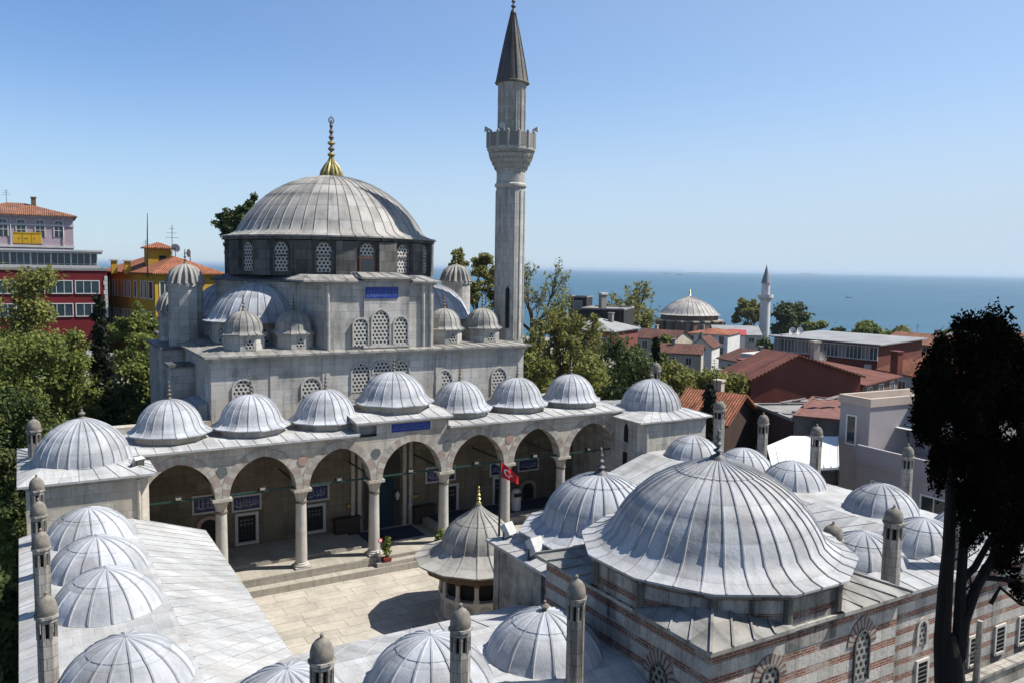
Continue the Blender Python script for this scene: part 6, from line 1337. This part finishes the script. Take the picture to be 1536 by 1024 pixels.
# --- cypress in the right foreground, its backlit shade put into near-black colours
CYX, CYY = 17.95, 10.9
cyp, cz0 = tree_thing('cypress', 'tall black backlit cypress with bare forked trunks in the right foreground', 'tree', CYX, CYY, None); WL[cyp.name].z; cyp.location.z = STREETZ-.2; WL[cyp.name].z = STREETZ-.2
def cpos(x, y, dd=0): p = at_depth(x, y, 18.5+dd*.8); return p-WL[cyp.name]
rng = random.Random(8); bl = []
for x, y, w, h, n in ((1462, 520, 60, 60, 9), (1450, 580, 78, 70, 16), (1465, 650, 84, 80, 20), (1480, 720, 80, 60, 16), (1512, 640, 62, 120, 30), (1525, 760, 45, 70, 16), (1495, 550, 60, 50, 14), (1440, 640, 60, 70, 14), (1400, 600, 22, 40, 4)):
    for k in range(n):
        a = rng.uniform(0, 2*PI); q = math.sqrt(rng.random()); c = cpos(x+w*q*math.cos(a), y+h*q*math.sin(a), rng.uniform(-1.3, 1.3)); bl.append((*c, rng.uniform(.2, .33), rng.uniform(.2, .33), rng.uniform(.4, .68)))
for x, y in ((1435, 490), (1452, 484), (1468, 488), (1485, 492), (1410, 520), (1385, 560), (1380, 578), (1393, 622), (1378, 630), (1398, 650), (1404, 672), (1395, 540), (1405, 700), (1412, 690), (1500, 500), (1512, 515), (1520, 870), (1530, 885), (1432, 730), (1495, 790), (1455, 800), (1515, 815), (1500, 845), (1480, 770), (1445, 760)):
    c = cpos(x, y, rng.uniform(-.5, .5)); bl.append((*c, .16, .16, .29))
for k in range(16): c = cpos(rng.uniform(1440, 1545), rng.uniform(700, 800), rng.uniform(-.8, .8)); q = rng.uniform(.12, .24); bl.append((*c, q, q, q*1.9))
lpart('crown', leaf_mesh('crown', bl, 135000, .056, L_CYP, 9, .55, 1.6, .45), L_CYP, cyp)
mb = MB()
def limb(pts, r0, r1): 
    P = [cpos(*p) for p in pts]; n = len(P); mb.tube(P, [r0+(r1-r0)*i/(n-1) for i in range(n)], 9)
b0 = cpos(1428, 1060); mb.tube([(b0.x, b0.y, -.3), (b0.x, b0.y, b0.z*.5), b0, cpos(1424, 1000), cpos(1420, 950)], [.46, .41, .35, .29, .18], 14)
limb([(1416, 1030), (1413, 960), (1418, 880), (1423, 820), (1426, 740), (1440, 600)], .20, .09); limb([(1436, 1020), (1438, 950), (1441, 880), (1446, 800), (1452, 740), (1462, 600)], .15, .06); limb([(1440, 985), (1446, 930), (1464, 880), (1490, 835), (1500, 780), (1505, 660)], .14, .07)
limb([(1452, 905), (1478, 850), (1500, 830), (1535, 800)], .10, .05); limb([(1442, 870), (1462, 850), (1490, 800), (1480, 720)], .09, .05); limb([(1470, 865), (1505, 868), (1545, 875)], .07, .045); limb([(1486, 905), (1500, 880), (1530, 905), (1550, 912)], .05, .02); limb([(1447, 800), (1465, 775), (1478, 700)], .08, .045)
for k in range(14):
    x, y = rng.uniform(1420, 1500), rng.uniform(740, 900); limb([(x, y), (x+rng.uniform(-18, 26), y-rng.uniform(5, 30)), (x+rng.uniform(-30, 50), y-rng.uniform(20, 50))], .025, .008)
lpart('trunk', mb, BARKDK, cyp)

# ------------------------------------------------------------------ sea air
hb = MB(); hb.box((-60500, -3000, -30.5), (60500, 60500, 38))
hm = bpy.data.materials.new('pale_haze'); hm.use_nodes = True; ht = hm.node_tree; ht.nodes.remove(ht.nodes['Principled BSDF'])
pv = ht.nodes.new('ShaderNodeVolumePrincipled'); pv.inputs['Color'].default_value = (.52, .66, .80, 1); pv.inputs['Density'].default_value = 6e-5; pv.inputs['Anisotropy'].default_value = .2
ht.links.new(pv.outputs[0], ht.nodes['Material Output'].inputs['Volume'])
put('haze', hb.mesh('haze', hm), kind='stuff', label='thin pale sea haze over the town and water', cat='haze')
